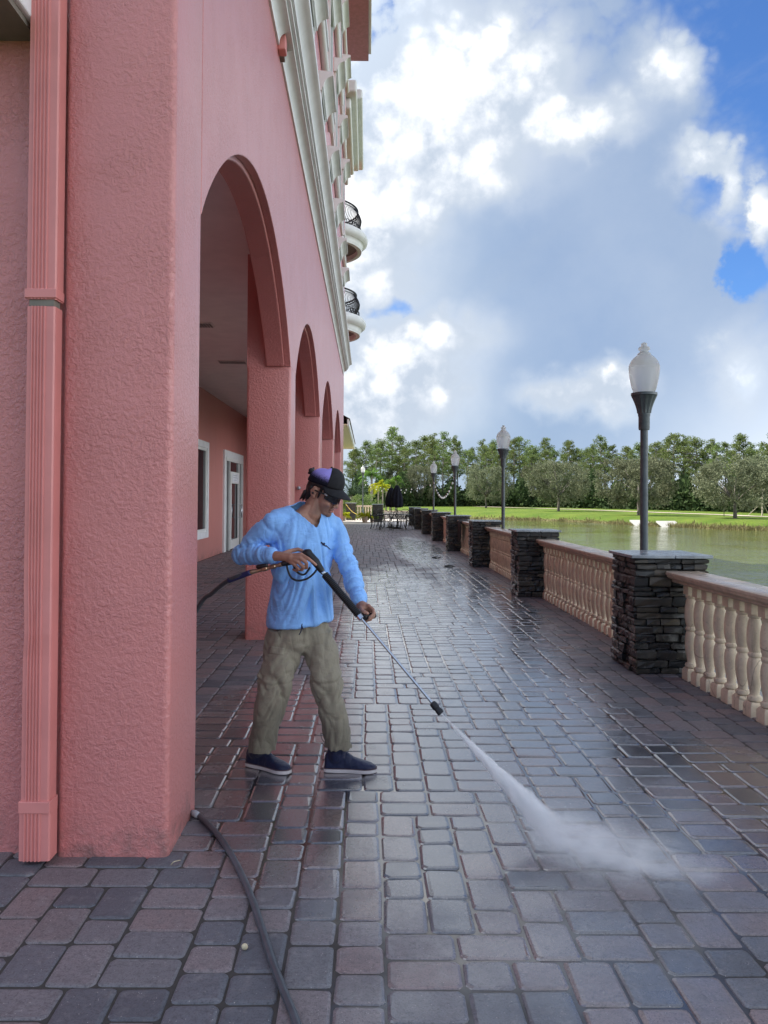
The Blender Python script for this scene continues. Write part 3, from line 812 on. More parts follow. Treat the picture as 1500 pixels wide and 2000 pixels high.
# round balconies of the wing
def balcony(zc, yc, rad):
    bx = -2.15
    prof = [(0.80, -0.40), (0.80, -0.62), (0.875, -0.62), (0.88, -0.56)] + [(0.885 + 0.05 * (1 - math.cos(R(90 * i / 5))), -0.54 + 0.18 * math.sin(R(90 * i / 5))) for i in range(6)] + [(0.938, -0.35), (0.945, -0.34), (0.985, -0.28), (1.0, -0.16), (0.985, -0.06), (0.95, -0.03), (0.95, 0.02), (0.0, 0.03)]
    rs = []
    for r, z in prof: rs.append([(bx + rad * r * math.sin(PI * j / 28), yc - rad * r * math.cos(PI * j / 28), zc + z) for j in range(29)])
    sl_ = MB().rings(rs, closed=False).build('balcony', M['trim'], bld, True, sharp=40)
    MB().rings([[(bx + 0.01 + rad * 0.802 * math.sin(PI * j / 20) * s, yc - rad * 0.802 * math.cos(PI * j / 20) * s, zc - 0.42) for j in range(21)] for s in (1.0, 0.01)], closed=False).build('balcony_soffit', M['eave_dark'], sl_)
    mb = MB()
    for j in range(1, 64):
        th = PI * j / 64; pts = []
        for q in range(9):
            t = q / 8; bul = 0.80 + 0.07 * math.sin(PI * min(1, (1 - t) * 1.25)) ** 2
            pts.append((bx + rad * bul * math.sin(th), yc - rad * bul * math.cos(th), zc + 0.04 + t * 0.98))
        mb.tube(pts, 0.011, 4, False)
    for zz, rr_, s in ((0.06, 0.82, 0.02), (0.92, 0.805, 0.015), (1.03, 0.80, 0.035)):
        mb.tube([(bx + rad * rr_ * math.sin(PI * j / 30), yc - rad * rr_ * math.cos(PI * j / 30), zc + zz) for j in range(31)], s, 6)
    for j in range(0, 64, 2):     # scroll band at the foot of the railing
        th = PI * (j + 0.5) / 64
        mb.tube([(bx + rad * 0.86 * math.sin(th + 0.05 * math.cos(q)), yc - rad * 0.86 * math.cos(th + 0.05 * math.cos(q)), zc + 0.22 + 0.10 * math.sin(q)) for q in np.linspace(0, 2 * PI, 9)], 0.012, 4, False)
    mb.build('balcony_railing', M['iron'], sl_, True)
    MB().box(bx, bx + 0.03, yc - 0.7, yc + 0.7, zc + 0.03, zc + 2.3).build('balcony_door', M['glass'], sl_)
balcony(8.75, 31.0, 2.05); balcony(12.15, 31.0, 2.10)
MB().rcone(U(583, 953, 13.80), U(584, 953, 13.70), .035, .03, 8, 3).build('hose_bib', M['greyink'], bld, True)

# arcade door and window in the back wall, linear vents in the ceiling
BX = -4.15
dy0, dy1, dzt = 22.0, 25.3, 2.95
def frame_box(y0, y1, z0, z1, t, x0, x1, name, mat, parent, bottom=True):
    mb = MB().box(x0, x1, y0, y0 + t, z0, z1).box(x0, x1, y1 - t, y1, z0, z1).box(x0, x1, y0 + t + 0.0005, y1 - t - 0.0005, z1 - t, z1)
    if bottom: mb.box(x0, x1, y0 + t + 0.0005, y1 - t - 0.0005, z0, z0 + t)
    return mb.build(name, mat, parent)
dr = frame_box(dy0, dy1, -0.02, dzt, 0.20, BX, BX + 0.05, 'door', M['trim'], bld, False)
MB().box(BX, BX + 0.012, dy0 + 0.2, dy1 - 0.2, 0.0, dzt - 0.2).build('pane', M['glass'], dr)
fr = MB()
for yy in (dy0 + 0.2, dy0 + 0.78, dy1 - 0.86, dy1 - 0.28): fr.box(BX + 0.012, BX + 0.06, yy, yy + 0.08, 0.0, dzt - 0.2)
fr.box(BX + 0.013, BX + 0.058, dy0 + 0.2, dy1 - 0.2, dzt - 0.30, dzt - 0.201)
fr.build('mullion', M['white'], dr)
lf = MB()
for yy in (dy0 + 0.88, dy1 - 1.02): lf.box(BX + 0.03, BX + 0.075, yy, yy + 0.15, 0.03, 2.35)
lf.box(BX + 0.03, BX + 0.075, dy0 + 1.0305, dy1 - 1.0205, 0.03, 0.30).box(BX + 0.03, BX + 0.075, dy0 + 1.0305, dy1 - 1.0205, 2.0, 2.35)
lf.build('door_leaf', M['white'], dr)
MB().box(BX + 0.076, BX + 0.08, dy0 + 1.1, dy1 - 1.1, 2.04, 2.30).build('notice', M['paper'], dr)
mbn = MB()
for i_, (a_, b_) in enumerate(((0.35, 0.95), (0.32, 1.0), (0.4, 0.8))): mbn.box(BX + 0.0805, BX + 0.082, dy0 + 1.1 + a_ * 0.5, dy0 + 1.1 + b_ * 0.9, 2.24 - i_ * 0.07, 2.255 - i_ * 0.07)
mbn.build('notice_print', M['greyink'], dr)
hy = dy1 - 0.95
MB().tube([(BX + 0.076, hy, 0.95), (BX + 0.16, hy, 0.95), (BX + 0.16, hy, 1.35), (BX + 0.076, hy, 1.35)], 0.018, 8).build('handle', M['steel'], dr, True)
wn = frame_box(16.6, 19.75, 0.55, 2.98, 0.16, BX, BX + 0.07, 'window', M['trim'], bld)
frame_box(16.76, 19.59, 0.71, 2.82, 0.07, BX + 0.001, BX + 0.045, 'sash', M['white'], wn)
MB().box(BX, BX + 0.012, 16.83, 19.52, 0.78, 2.75).build('pane', M['glass'], wn)
for vy in (11.9, 15.2):
    mb = MB().box(-3.0, -2.45, vy, vy + 0.30, 4.285, 4.299)
    vt = mb.build('ceiling_vent', M['ceil'], bld)
    mb = MB()
    for k in range(12): mb.box(-2.98 + k * 0.044, -2.96 + k * 0.044, vy + 0.03, vy + 0.27, 4.272, 4.284)
    mb.build('vent_slats', M['eave_dark'], vt)
# painted downspout on the end wall with ribs, joint sleeve and two straps
ds = MB()
px0, px1, yf, yb = -1.478, -1.352, 3.305, 3.385
def pipe_out(x0, x1, y0, y1):
    o = [(x1, y1), (x0, y1), (x0, y0)]
    w = x1 - x0; f0 = x0 + 0.014
    nrib = 5
    o.append((f0, y0))
    for k in range(nrib):
        c = f0 + (w - 0.05) * (k + 0.5) / nrib; h = (w - 0.05) / nrib * 0.30
        o += [(c - h, y0), (c - h * 0.55, y0 - 0.006), (c + h * 0.55, y0 - 0.006), (c + h, y0)]
    o += [(x1 - 0.006, y0), (x1, y0 + 0.006)]
    return o
def pipe(z0, z1, x0, x1, name, par, dent=False):
    rs = []
    for z in np.linspace(z0, z1, 24 if dent else 2):
        k = 0.010 * math.exp(-((z - 1.02) / 0.10) ** 2) if dent else 0
        rs.append([(a + k * (0.4 if a > x0 + 0.05 else 1), b - k, z) for a, b in pipe_out(x0, x1, yf, yb)])
    return MB().rings(rs).build(name, M['pink_metal'], par)
dsp = pipe(0.235, 2.40, px0 + 0.004, px1 - 0.004, 'downspout', bld, True)
pipe(2.43, 9.0, px0, px1, 'upper_length', dsp)
pipe(0.02, 0.234, px0 - 0.002, px1 + 0.002, 'lower_length', dsp)
MB().box(px0 - 0.007, px1 + 0.005, yf - 0.010, yb, 2.435, 2.475).build('strap', M['pink_metal'], dsp, bevel=0.003)
MB().box(px0 - 0.004, px1 + 0.004, yf - 0.010, yb, 0.225, 0.275).build('strap', M['pink_metal'], dsp, bevel=0.003)
MB().box(px0 + 0.01, px1 - 0.01, yf + 0.002, yb - 0.01, 2.402, 2.429).build('joint_gap', M['eave_dark'], dsp)

# ------------------------------------------------------------------ the yellow building further on
yb_ = thing('building', (-1.7, 52, 0), 'low yellow building with a tiled roof and white eave beyond the pink building', 'building')
MB().box(-3.39, -1.72, 36.02, 52.2, -0.05, 5.0).build('wall', M['yellow'], yb_)
MB().box(-3.39, -0.98, 36.02, 52.9, 5.0, 5.06).build('soffit', M['yellow'], yb_)
MB().box(-0.978, -0.90, 36.02, 53.0, 4.96, 5.30).build('fascia', M['white'], yb_)
MB().box(-3.39, -0.98, 52.9, 53.0, 4.96, 5.30).build('fascia', M['white'], yb_)
rf = MB(); rf.add([(-0.85, 36, 5.31), (-0.85, 53.05, 5.31), (-3.39, 53.05, 5.31), (-3.39, 36, 5.31), (-2.5, 36, 6.2), (-2.5, 50.2, 6.2), (-3.39, 50.2, 6.3), (-3.39, 36, 6.3)],
                 [(0, 1, 5, 4), (1, 2, 6, 5), (4, 5, 6, 7), (0, 3, 2, 1)])
rf.build('roof', M['roof'], yb_)

# ------------------------------------------------------------------ balustrade: stone piers, rails, balusters
PY = [7.0 + 5.4 * k for k in range(8)]
PXA, PXB, PD, PH = 2.45, 3.08, 0.63, 1.05
def stone_mesh(seed, w, d, h):
    rr = random.Random(seed); mb = MB()
    def ring(z, ins):
        a, b = w / 2 - ins, d / 2 - ins
        pts = [(-a, -b), (0, -b), (a, -b), (a, b), (-a, b)]
        return [(x + rr.uniform(-.006, .006), y + rr.uniform(-.008, .008), z + rr.uniform(-.003, .003)) for x, y in pts]
    mb.rings([ring(-h / 2, 0.010), ring(-h * 0.32, 0.0), ring(h * 0.30, 0.0), ring(h / 2, 0.010)])
    return mb
stone_cache = {}
def pier(k, y0, label):
    cx, cy = (PXA + PXB) / 2, y0 + PD / 2
    t = thing('stone_pier', (cx, cy, 0), label, 'pier', 'stone piers along the balustrade')
    MB().box(PXA + 0.05, PXB - 0.05, y0 + 0.05, y0 + PD - 0.05, -0.02, PH).build('core', M['mortar'], t)
    rr = random.Random(100 + k); z = 0.0; far = k >= 3; V, Fa, tn = [], [], []
    while z < PH - 0.01:
        h = min(rr.choice((0.045, 0.055, 0.065, 0.075, 0.09)), PH - z)
        if PH - z - h < 0.035: h = PH - z
        for side in range(4):
            u = -PD / 2 - rr.uniform(0, 0.03)
            while u < PD / 2 - 0.05:
                L = rr.uniform(0.10, 0.24)
                if PD / 2 - (u + L) < 0.09: L = PD / 2 - u + rr.uniform(0, 0.02)
                d = 0.115 + rr.uniform(-0.012, 0.02); out = PD / 2 - 0.05 + rr.uniform(-0.012, 0.020)
                m = Matrix.Rotation(side * PI / 2, 4, 'Z') @ Matrix.Translation((u + L / 2, -out, z + h / 2))
                seed = rr.randrange(12)
                if not far:
                    key = seed
                    if key not in stone_cache:
                        stone_cache[key] = stone_mesh(seed, 1, 1, 1).v
                        mm = stone_mesh(seed, 0.17, 0.12, 0.066)
                        stone_cache[key] = mm.mesh('stone', M['stone'])
                    loc = m.translation
                    o = link('stone', stone_cache[key], t, loc, (rr.gauss(0, .02), rr.gauss(0, .02), side * PI / 2 + rr.gauss(0, .02)), ((L - 0.006) / 0.17, d / 0.12, (h - 0.004) / 0.066))
                elif k < 7:
                    b = stone_mesh(seed, L - 0.006, d, h - 0.004); kk = len(V)
                    V += [tuple(m @ Vector(p)) for p in b.v]; Fa += [tuple(i + kk for i in f) for f in b.f]; tn += [rr.uniform(0.02, 1)] * len(b.f)
                else:
                    b = MB().box(-L / 2, L / 2 - 0.006, -d / 2, d / 2, -h / 2, h / 2 - 0.004); kk = len(V)
                    V += [tuple(m @ Vector(p)) for p in b.v]; Fa += [tuple(i + kk for i in f) for f in b.f]; tn += [rr.uniform(0.02, 1)] * len(b.f)
                u += L
        z += h
    if far:
        me = bpy.data.meshes.new('stones'); me.from_pydata(V, [], Fa); me.materials.append(M['stone'])
        at = me.attributes.new('tint', 'FLOAT', 'FACE'); at.data.foreach_set('value', np.array(tn, dtype=np.float32))
        tag(link('stones', me, t), kind='stuff')
    # irregular slate cap in two slabs
    def slab(xa, xb, s):
        n = 6; lo, hi = [], []
        r2 = random.Random(k * 7 + s)
        out = [(xa, y0 - 0.045), (xa * .5 + xb * .5, y0 - 0.05), (xb, y0 - 0.045), (xb, cy), (xb, y0 + PD + 0.045), (xa * .5 + xb * .5, y0 + PD + 0.05), (xa, y0 + PD + 0.045), (xa, cy)]
        out = [(x + r2.uniform(-.008, .008), y + r2.uniform(-.012, .012)) for x, y in out]
        return MB().rings([[(x, y, PH + 0.001) for x, y in out], [(x, y, PH + 0.030) for x, y in out]]).build('cap_slab', M['slate'], t, bevel=0.004, seg=1)
    slab(PXA - 0.05, cx + 0.02, 1); slab(cx + 0.024, PXB + 0.05, 2)
    return t
ords = ['nearest dark stone pier with a pale slate cap, in front of the first lamp post', 'second stone pier from the viewer, between the two nearest balustrade panels seen in full',
        'third stone pier from the viewer, in front of the second lamp post', 'fourth stone pier from the viewer, beside the dark cloth on the rail',
        'fifth stone pier from the viewer along the terrace edge', 'sixth stone pier from the viewer, small and dark, right of the patio tables',
        'seventh stone pier from the viewer, partly behind the sixth', 'farthest stone pier at the sunlit end of the balustrade']
for k, y in enumerate(PY): pier(k, y, ords[k])
bprof = [(0.045, 0.105), (0.066, 0.112), (0.070, 0.128), (0.064, 0.142), (0.046, 0.150), (0.044, 0.165), (0.052, 0.20), (0.063, 0.25), (0.070, 0.31), (0.070, 0.36), (0.062, 0.40), (0.050, 0.425),
         (0.058, 0.432), (0.064, 0.446), (0.058, 0.460), (0.050, 0.467), (0.060, 0.49), (0.070, 0.53), (0.073, 0.58), (0.069, 0.64), (0.058, 0.69), (0.049, 0.715), (0.060, 0.720), (0.064, 0.732), (0.058, 0.742), (0.048, 0.748)]
def baluster_mesh(n, step=1):
    mb = MB(); pr_ = [(r * 0.76, z) for r, z in bprof[::step]]
    a = 0.058
    mb.rings([[(-a, -a, -0.01), (a, -a, -0.01), (a, a, -0.01), (-a, a, -0.01)], [(-a, -a, 0.082), (a, -a, 0.082), (a, a, 0.082), (-a, a, 0.082)],
              [(-a + .014, -a + .014, 0.104), (a - .014, -a + .014, 0.104), (a - .014, a - .014, 0.104), (-a + .014, a - .014, 0.104)]])
    mb.lathe(pr_, n)
    a = 0.050
    mb.box(-a, a, -a, a, 0.746, 0.845)
    me = mb.mesh('baluster', M['bal'], True); me.set_sharp_from_angle(angle=R(38)); return me
bal_hi, bal_lo = baluster_mesh(18), baluster_mesh(10, 2)
rail_prof = [(-0.085, 0.835), (-0.10, 0.845), (-0.10, 0.862), (-0.125, 0.872), (-0.142, 0.886), (-0.142, 0.902), (-0.152, 0.908), (-0.152, 0.928), (-0.142, 0.936)]
rail_prof = rail_prof + [(-x, z) for x, z in reversed(rail_prof)]
plabels = ['nearest balustrade panel at the right edge, cream balusters under a tan rail', 'balustrade panel between the nearest and the second stone pier', 'balustrade panel between the second and third stone piers',
           'balustrade panel with a dark cloth over its rail, between the third and fourth stone piers', 'balustrade panel between the fourth and fifth stone piers', 'balustrade panel between the fifth and sixth stone piers',
           'balustrade panel between the sixth and seventh stone piers', 'last sunlit balustrade panel before the farthest stone pier']
RX = 2.865
for k in range(8):
    y0 = 1.4 if k == 0 else PY[k - 1] + PD + 0.012; y1 = PY[k] - 0.012
    t = thing('balustrade', (RX, (y0 + y1) / 2, 0), plabels[k], 'balustrade', 'balustrade panels between the stone piers')
    rs = []
    for i in range(13 if k < 3 else 2):
        y = y0 + (y1 - y0) * i / (12 if k < 3 else 1); rs.append([(RX + x + mnoise.noise((x * 9, y * 3, z * 9)) * 0.004, y, z + mnoise.noise((x * 5, y * 2, 4)) * 0.003) for x, z in rail_prof])
    MB().rings(rs).build('rail', M['rail'], t, True, sharp=50)
    n = int((y1 - y0 - 0.06) / 0.186); off = (y1 - y0 - (n - 1) * 0.186) / 2
    for i in range(n):
        link('baluster', bal_hi if k < 3 else bal_lo, t, (random.gauss(0, .002), (y1 - off - i * 0.186) - (y0 + y1) / 2, 0), (0, 0, random.gauss(0, .02)))
# dark cloth over the rail by the fourth pier
cy_ = PY[3] - 0.75
vs, fs = [], []; NI, NJ = 14, 18
for i in range(NI):
    for j in range(NJ):
        a = (i / (NI - 1) - 0.5) * 0.95; s = j / (NJ - 1) * 1.05 - 0.35        # s: along the drape
        wv = 0.02 * math.sin(a * 22 + j * 0.2)
        if s < -0.16: x, z = RX + 0.165 + wv, 0.945 + (s + 0.16) * 1.0
        elif s < 0.16: x, z = RX - s, 0.945 + abs(wv) * 0.3
        else: x, z = RX - 0.165 - abs(wv), 0.945 - (s - 0.16) * (1 + 0.25 * math.sin(a * 5))
        vs.append((x, cy_ + a * (1 - 0.3 * max(0, s)), z)); 
for i in range(NI - 1):
    for j in range(NJ - 1): fs.append((i * NJ + j, (i + 1) * NJ + j, (i + 1) * NJ + j + 1, i * NJ + j + 1))
o = MB().add(vs, fs).build('cloth', M['cloth'], None, True)
md = o.modifiers.new('s', 'SOLIDIFY'); md.thickness = 0.006
tag(o, 'dark cloth hung over the balustrade rail near the fourth stone pier', 'cloth')

# ------------------------------------------------------------------ lamp posts
def lamp_proto():
    t = thing('street_lamp', (0, 0, 0), 'x', 'street lamp', 'lamp posts along the lake edge')
    MB().lathe([(0.075, -0.8), (0.075, 0.0), (0.06, 0.04), (0.046, 0.10), (0.040, 0.5), (0.037, 2.30)], 16).build('pole', M['pole'], t, True, sharp=45)
    mb = MB().lathe([(0.052, 2.29), (0.055, 2.31), (0.055, 2.42), (0.060, 2.44), (0.060, 2.46)], 16)
    n = 48; rs = []
    for i in range(9):
        z = 2.46 + 0.17 * i / 8; r0 = 0.062 + 0.055 * (i / 8) ** 1.5
        rs.append([((r0 + (0.006 if (j // 2) % 2 else 0)) * math.cos(2 * PI * j / n), (r0 + (0.006 if (j // 2) % 2 else 0)) * math.sin(2 * PI * j / n), z) for j in range(n)])
    mb.rings(rs); mb.lathe([(0.118, 2.63), (0.128, 2.64), (0.128, 2.665), (0.10, 2.67)], 24)
    mb.build('collar', M['pole'], t, True, sharp=40)
    MB().lathe([(0.098, 2.67), (0.112, 2.69), (0.130, 2.76), (0.146, 2.85), (0.151, 2.90), (0.150, 2.925), (0.152, 2.928), (0.152, 2.934), (0.149, 2.937), (0.140, 2.97), (0.115, 3.01), (0.082, 3.04), (0.058, 3.055)], 28).build('globe', M['globe'], t, True, sharp=50)
    MB().lathe([(0.060, 3.052), (0.068, 3.06), (0.060, 3.07), (0.045, 3.078), (0.040, 3.09), (0.055, 3.105), (0.058, 3.12), (0.045, 3.135), (0.026, 3.142), (0.030, 3.155), (0.028, 3.17), (0.008, 3.18)], 20).build('finial', M['globe'], t, True)
    return t
lp = lamp_proto()
LAMPS = [((2.80, 7.78), 0.0, 'tall lamp post behind the nearest stone pier, its white globe high against the cloud'), ((2.93, 16.6), 0.0, 'second lamp post beyond the balustrade, left of the tallest one'),
         ((2.88, 25.3), 0.0, 'third lamp post, the one the string lights run to from the left'), ((2.80, 32.6), 0.0, 'fourth lamp post with the swag of string lights tied under its globe'),
         ((-0.34, 54.0), 0.72, 'farthest lamp post, left of the golden palms among the shrubs')]
lamp_tops = []
for i, ((x, y), z, lb) in enumerate(LAMPS):
    o = lp if i == 0 else copy_tree(lp)
    o.location = (x, y, z); o['label'] = lb; lamp_tops.append(Vector((x, y, z + 2.45)))
if True:
    lamp5 = o; lamp5.scale = (1.0, 1.0, 1.0)
# string lights
def string(name, a, b, sag, n, label):
    t = thing(name, (a + b) / 2, label, 'string lights', 'strings of white bulbs')
    pts = [a.lerp(b, i / 20) - Vector((0, 0, sag * 4 * (i / 20) * (1 - i / 20))) for i in range(21)]
    MB().tube(pts, 0.008, 5).build('cable', M['wire'], t)
    for i in range(n):
        u = (i + 0.5) / n; p = a.lerp(b, u) - Vector((0, 0, sag * 4 * u * (1 - u) + 0.07))
        MB().ellipsoid(p, ((0.030, 0, 0), (0, 0.030, 0), (0, 0, 0.042)), 8, 6).build('bulb', M['bulb'], t, True)
L4, L3, L5 = lamp_tops[3], lamp_tops[2], lamp_tops[4]
string('string_lights', L4 + Vector((0, 0, -0.05)), L3 + Vector((0, 0, 0.0)), 0.75, 15, 'string of white bulbs sagging between the third and fourth lamp posts')
string('string_lights', L4 + Vector((0, 0, -0.2)), L5 + Vector((0.05, 0, -0.25)), 0.45, 16, 'long string of white bulbs running from the fourth lamp post back to the farthest one')
string('string_lights', L5 + Vector((0, 0, -0.5)), Vector((3.4, 50, 2.2)), 0.4, 10, 'string of white bulbs from the farthest lamp post past the golden palms')

# ------------------------------------------------------------------ the person
def remeshed(mb, voxel, smooth=4, fac=0.5):
    me = mb.mesh('tmp', []); bm = bmesh.new(); bm.from_mesh(me); bmesh.ops.recalc_face_normals(bm, faces=bm.faces); bm.to_mesh(me); bm.free()
    o = bpy.data.objects.new('tmp', me); col.objects.link(o)
    r = o.modifiers.new('r', 'REMESH'); r.mode = 'VOXEL'; r.voxel_size = voxel
    s_ = o.modifiers.new('s', 'SMOOTH'); s_.factor = fac; s_.iterations = smooth
    dg = bpy.context.evaluated_depsgraph_get(); dg.update()
    out = bpy.data.meshes.new_from_object(o.evaluated_get(dg))
    bpy.data.objects.remove(o); return out
def getco(me):
    a = np.empty(len(me.vertices) * 3, np.float32); me.vertices.foreach_get('co', a); return a.reshape(-1, 3).astype(float)
def getno(me):
    a = np.empty(len(me.vertices) * 3, np.float32); me.vertices.foreach_get('normal', a); return a.reshape(-1, 3).astype(float)
def setco(me, a):
    me.vertices.foreach_set('co', a.astype(np.float32).ravel()); me.update()
def finish(me, name, mat, parent, smooth=True):
    me.name = name; me.materials.clear(); me.materials.append(mat)
    if smooth: me.polygons.foreach_set('use_smooth', [True] * len(me.polygons))
    inv = wloc(parent).inverted(); me.transform(inv); me.update()
    o = bpy.data.objects.new(name, me); col.objects.link(o); o.parent = parent; return o
def segdist(P, a, b):
    a, b = np.array(a), np.array(b); ab = b - a
    t = np.clip((P - a) @ ab / (ab @ ab), 0, 1); q = P - (a + t[:, None] * ab)
    return np.linalg.norm(q, axis=1), t, q
def ridged(x, y, z):
    return 1 - 2 * abs(mnoise.noise((x, y, z)))
TH = R(30)
Fv = Vector((math.sin(TH), -math.cos(TH), 0)); Rv = Vector((-math.cos(TH), -math.sin(TH), 0))
def tring(px, py, Y, a, b, n=28, tilt=0.0):
    c = U(px, py, Y)
    out = []
    for j in range(n):
        th = 2 * PI * j / n; ca, sa = math.cos(th), math.sin(th)
        e = 0.82
        u = a * math.copysign(abs(ca) ** e, ca); v = b * math.copysign(abs(sa) ** e, sa)
        out.append(c + Rv * u + Fv * v + Vector((0, 0, tilt * u)))
    return out
person = thing('person', (G(590, 1500).x, 4.45, 0), 'person in a blue long-sleeved shirt, khaki trousers and a cap, spraying the pavers', 'person')
TOR = [(586, 1216, 4.50, .183, .145), (586, 1190, 4.50, .180, .142), (586, 1165, 4.50, .178, .138), (587, 1130, 4.50, .178, .132), (589, 1095, 4.50, .185, .132),
       (592, 1060, 4.50, .195, .136), (595, 1035, 4.50, .200, .130), (597, 1016, 4.50, .188, .112), (600, 1003, 4.50, .145, .092), (605, 993, 4.49, .092, .078), (609, 985, 4.48, .066, .066)]
def torso(mb, k=1.0, tilt0=-0.10):
    n = len(TOR); mb.rings([tring(x, y, Y, a * k, b * k, tilt=tilt0 * max(0, 1 - i / 4) - 0.08 * min(1, i / 6)) for i, (x, y, Y, a, b) in enumerate(TOR)])
SHR, ELR, WRR = U(538, 1019, 4.41), U(474, 1083, 4.47), U(540, 1086, 4.265)
SHL, ELL, WRL = U(652, 1030, 4.58), U(686, 1122, 4.46), U(704, 1181, 4.225)
CUR = ELR.lerp(WRR, 0.86); CUL = ELL.lerp(WRL, 0.90)
def arm_curve(s, e, w, n=12): return None
# shirt
mb = MB(); torso(mb)
mb.rcone(U(570, 1010, 4.46), SHR, .070, .070); mb.rcone(SHR, ELR, .074, .066); mb.rcone(ELR, CUR, .064, .050); mb.rcone(SHR, U(550, 1055, 4.44), .070, .066)
mb.rcone(U(630, 1018, 4.55), SHL, .062, .066); mb.rcone(SHL, ELL, .068, .058); mb.rcone(ELL, CUL, .058, .044)
mb.rcone(U(568, 1008, 4.46), U(600, 990, 4.49), .060, .058); mb.rcone(U(640, 1018, 4.54), U(618, 992, 4.50), .056, .056)
me = remeshed(mb, 0.0065, 6)
P = getco(me); N = getno(me)
d1, t1, _ = segdist(P, SHR, ELR); d2, t2, _ = segdist(P, ELR, CUR); d3, t3, _ = segdist(P, SHL, ELL); d4, t4, _ = segdist(P, ELL, CUL)
VB = U(623, 1030, 4.37)
newP = P.copy()
cT = np.array([U(590, 1100, 4.5)[:]])[0]
for i in range(len(P)):
    p = P[i]; hz = p[2]
    s = (p - cT) @ np.array(Rv[:]); f = (p - cT) @ np.array(Fv[:])
    ang = math.atan2(f, s)
    arm = min(d1[i], d2[i], d3[i], d4[i])
    k = min(1, max(0, (arm - 0.085) / 0.05))           # 1 on the torso
    low = min(1, max(0.35, (1.45 - hz) / 0.35))
    # folds fall from the raised right shoulder across the belly and from the chest to the hem
    diag = (hz - 1.12) * (2.6 if s > 0 else -1.2)
    w = s * 7.5 + f * 2.0 + diag + 0.5 * mnoise.noise((s * 4, hz * 2.2, 1.7))
    n1 = mnoise.noise((w * 1.05, hz * 0.9, 0.3)); n2 = mnoise.noise((w * 2.1, hz * 1.6, 7.1)); n3 = mnoise.noise((s * 8, f * 8, hz * 5))
    gr = lambda n, q: math.exp(-(n / q) ** 2)
    nh = min(1, max(0, (hz - 0.86) / 0.10))
    dT = (-0.026 * gr(n1, .15) - 0.016 * gr(n2, .14) + 0.022 * n1 + 0.010 * n3 + 0.008) * low * (0.3 + 0.7 * nh) + (1 - nh) * (0.006 + 0.010 * mnoise.noise((ang * 1.6, 0.3, 5.5)))
    # sleeves: rings of creases at the elbow and pulls from the shoulder
    dA = 0
    for d, t, sd, amp in ((d1, t1, 0, 1.0), (d2, t2, 3, 1.0), (d3, t3, 6, 0.9), (d4, t4, 9, 1.0)):
        if d[i] == arm:
            L = 4.2 if sd in (0, 6) else 3.6
            m1 = mnoise.noise((t[i] * L * 1.1 + p[0] * 4 + sd, p[1] * 4, p[2] * 3)); m2 = mnoise.noise((t[i] * 7.5 + p[2] * 6 + sd, p[0] * 7, 2.2 + p[1] * 4))
            dA = amp * (-0.008 * gr(m1, .13) - 0.008 * gr(m2, .14) + 0.007 * m1 + 0.003)
    newP[i] = p + N[i] * (dT * k + dA * (1 - k))
# collar: a V cut over the chest and a round hole for the neck
r_ = (newP - np.array(VB[:])) @ np.array(Rv[:]); f_ = (newP - np.array(VB[:])) @ np.array(Fv[:]); h_ = newP[:, 2] - VB.z
cutm = ((h_ > 1.35 * np.abs(r_ - h_ * 0.24)) & (f_ > -0.14) & (np.abs(r_) < 0.14)) | ((h_ > 0.150) & (np.abs(r_ - 0.03) < 0.12))
setco(me, newP)
bm = bmesh.new(); bm.from_mesh(me); bm.verts.ensure_lookup_table()
bmesh.ops.delete(bm, geom=[bm.verts[i] for i in np.nonzero(cutm)[0]], context='VERTS'); 
bnd = [v for v in bm.verts if v.is_boundary]
for _ in range(3): bmesh.ops.smooth_vert(bm, verts=bnd, factor=0.5, use_axis_x=True, use_axis_y=True, use_axis_z=True)
bm.to_mesh(me); bm.free()
shirt = finish(me, 'shirt', M['shirt'], person)
md = shirt.modifiers.new('s', 'SOLIDIFY'); md.thickness = 0.004; md.offset = -1
# navy mark on the chest
mk = MB()
for (x0, y0, x1, y1, r) in ((628, 1060, 636, 1067, .005), (633, 1061, 640, 1068, .004), (637, 1066, 645, 1073, .004), (630, 1064, 634, 1066, .003)):
    dep = 4.345
    mk.rcone(U(x0, y0, dep), U(x1, y1, dep + .012), r, r * .5, 6, 2)
mk_o = mk.build('chest_logo', M['ink'], person)
# snap the mark onto the cloth
bvh_me = shirt.data
from mathutils.bvhtree import BVHTree
bvh = BVHTree.FromPolygons([v.co[:] for v in bvh_me.vertices], [p.vertices[:] for p in bvh_me.polygons])
for v in mk_o.data.vertices:
    q = wloc(person) @ v.co; dr_ = (q - CAM).normalized()
    hit = bvh.ray_cast(wloc(person).inverted() @ CAM, dr_)
    if hit[0] is not None: v.co = hit[0] - dr_ * 0.003

# trousers
HR, KR, AR = U(553, 1232, 4.47), U(533, 1350, 4.40), U(511, 1474, 4.47)
HL, KL, AL = U(618, 1234, 4.53), U(639, 1350, 4.46), U(662, 1468, 4.47)
mb = MB()
PEL = [(587, 1188, 4.50, .155, .118), (587, 1210, 4.50, .162, .122), (586, 1238, 4.50, .176, .132), (586, 1258, 4.50, .165, .125), (586, 1270, 4.50, .12, .09)]
mb.rings([tring(*q) for q in PEL])
def leg(L):
    n = 22; rs = []
    for i, (x, y, Y, rx, ry) in enumerate(L):
        c = U(x, y, Y); rs.append([c + Vector((rx * math.cos(2 * PI * j / n), ry * math.sin(2 * PI * j / n), 0)) for j in range(n)])
    mb.rings(rs)
leg([(556, 1225, 4.47, .105, .110), (552, 1262, 4.46, .115, .112), (548, 1295, 4.44, .110, .108), (538, 1330, 4.42, .100, .100), (532, 1355, 4.42, .095, .096), (525, 1390, 4.44, .090, .092), (518, 1425, 4.46, .085, .088), (513, 1452, 4.47, .082, .086), (512, 1468, 4.47, .085, .088)])
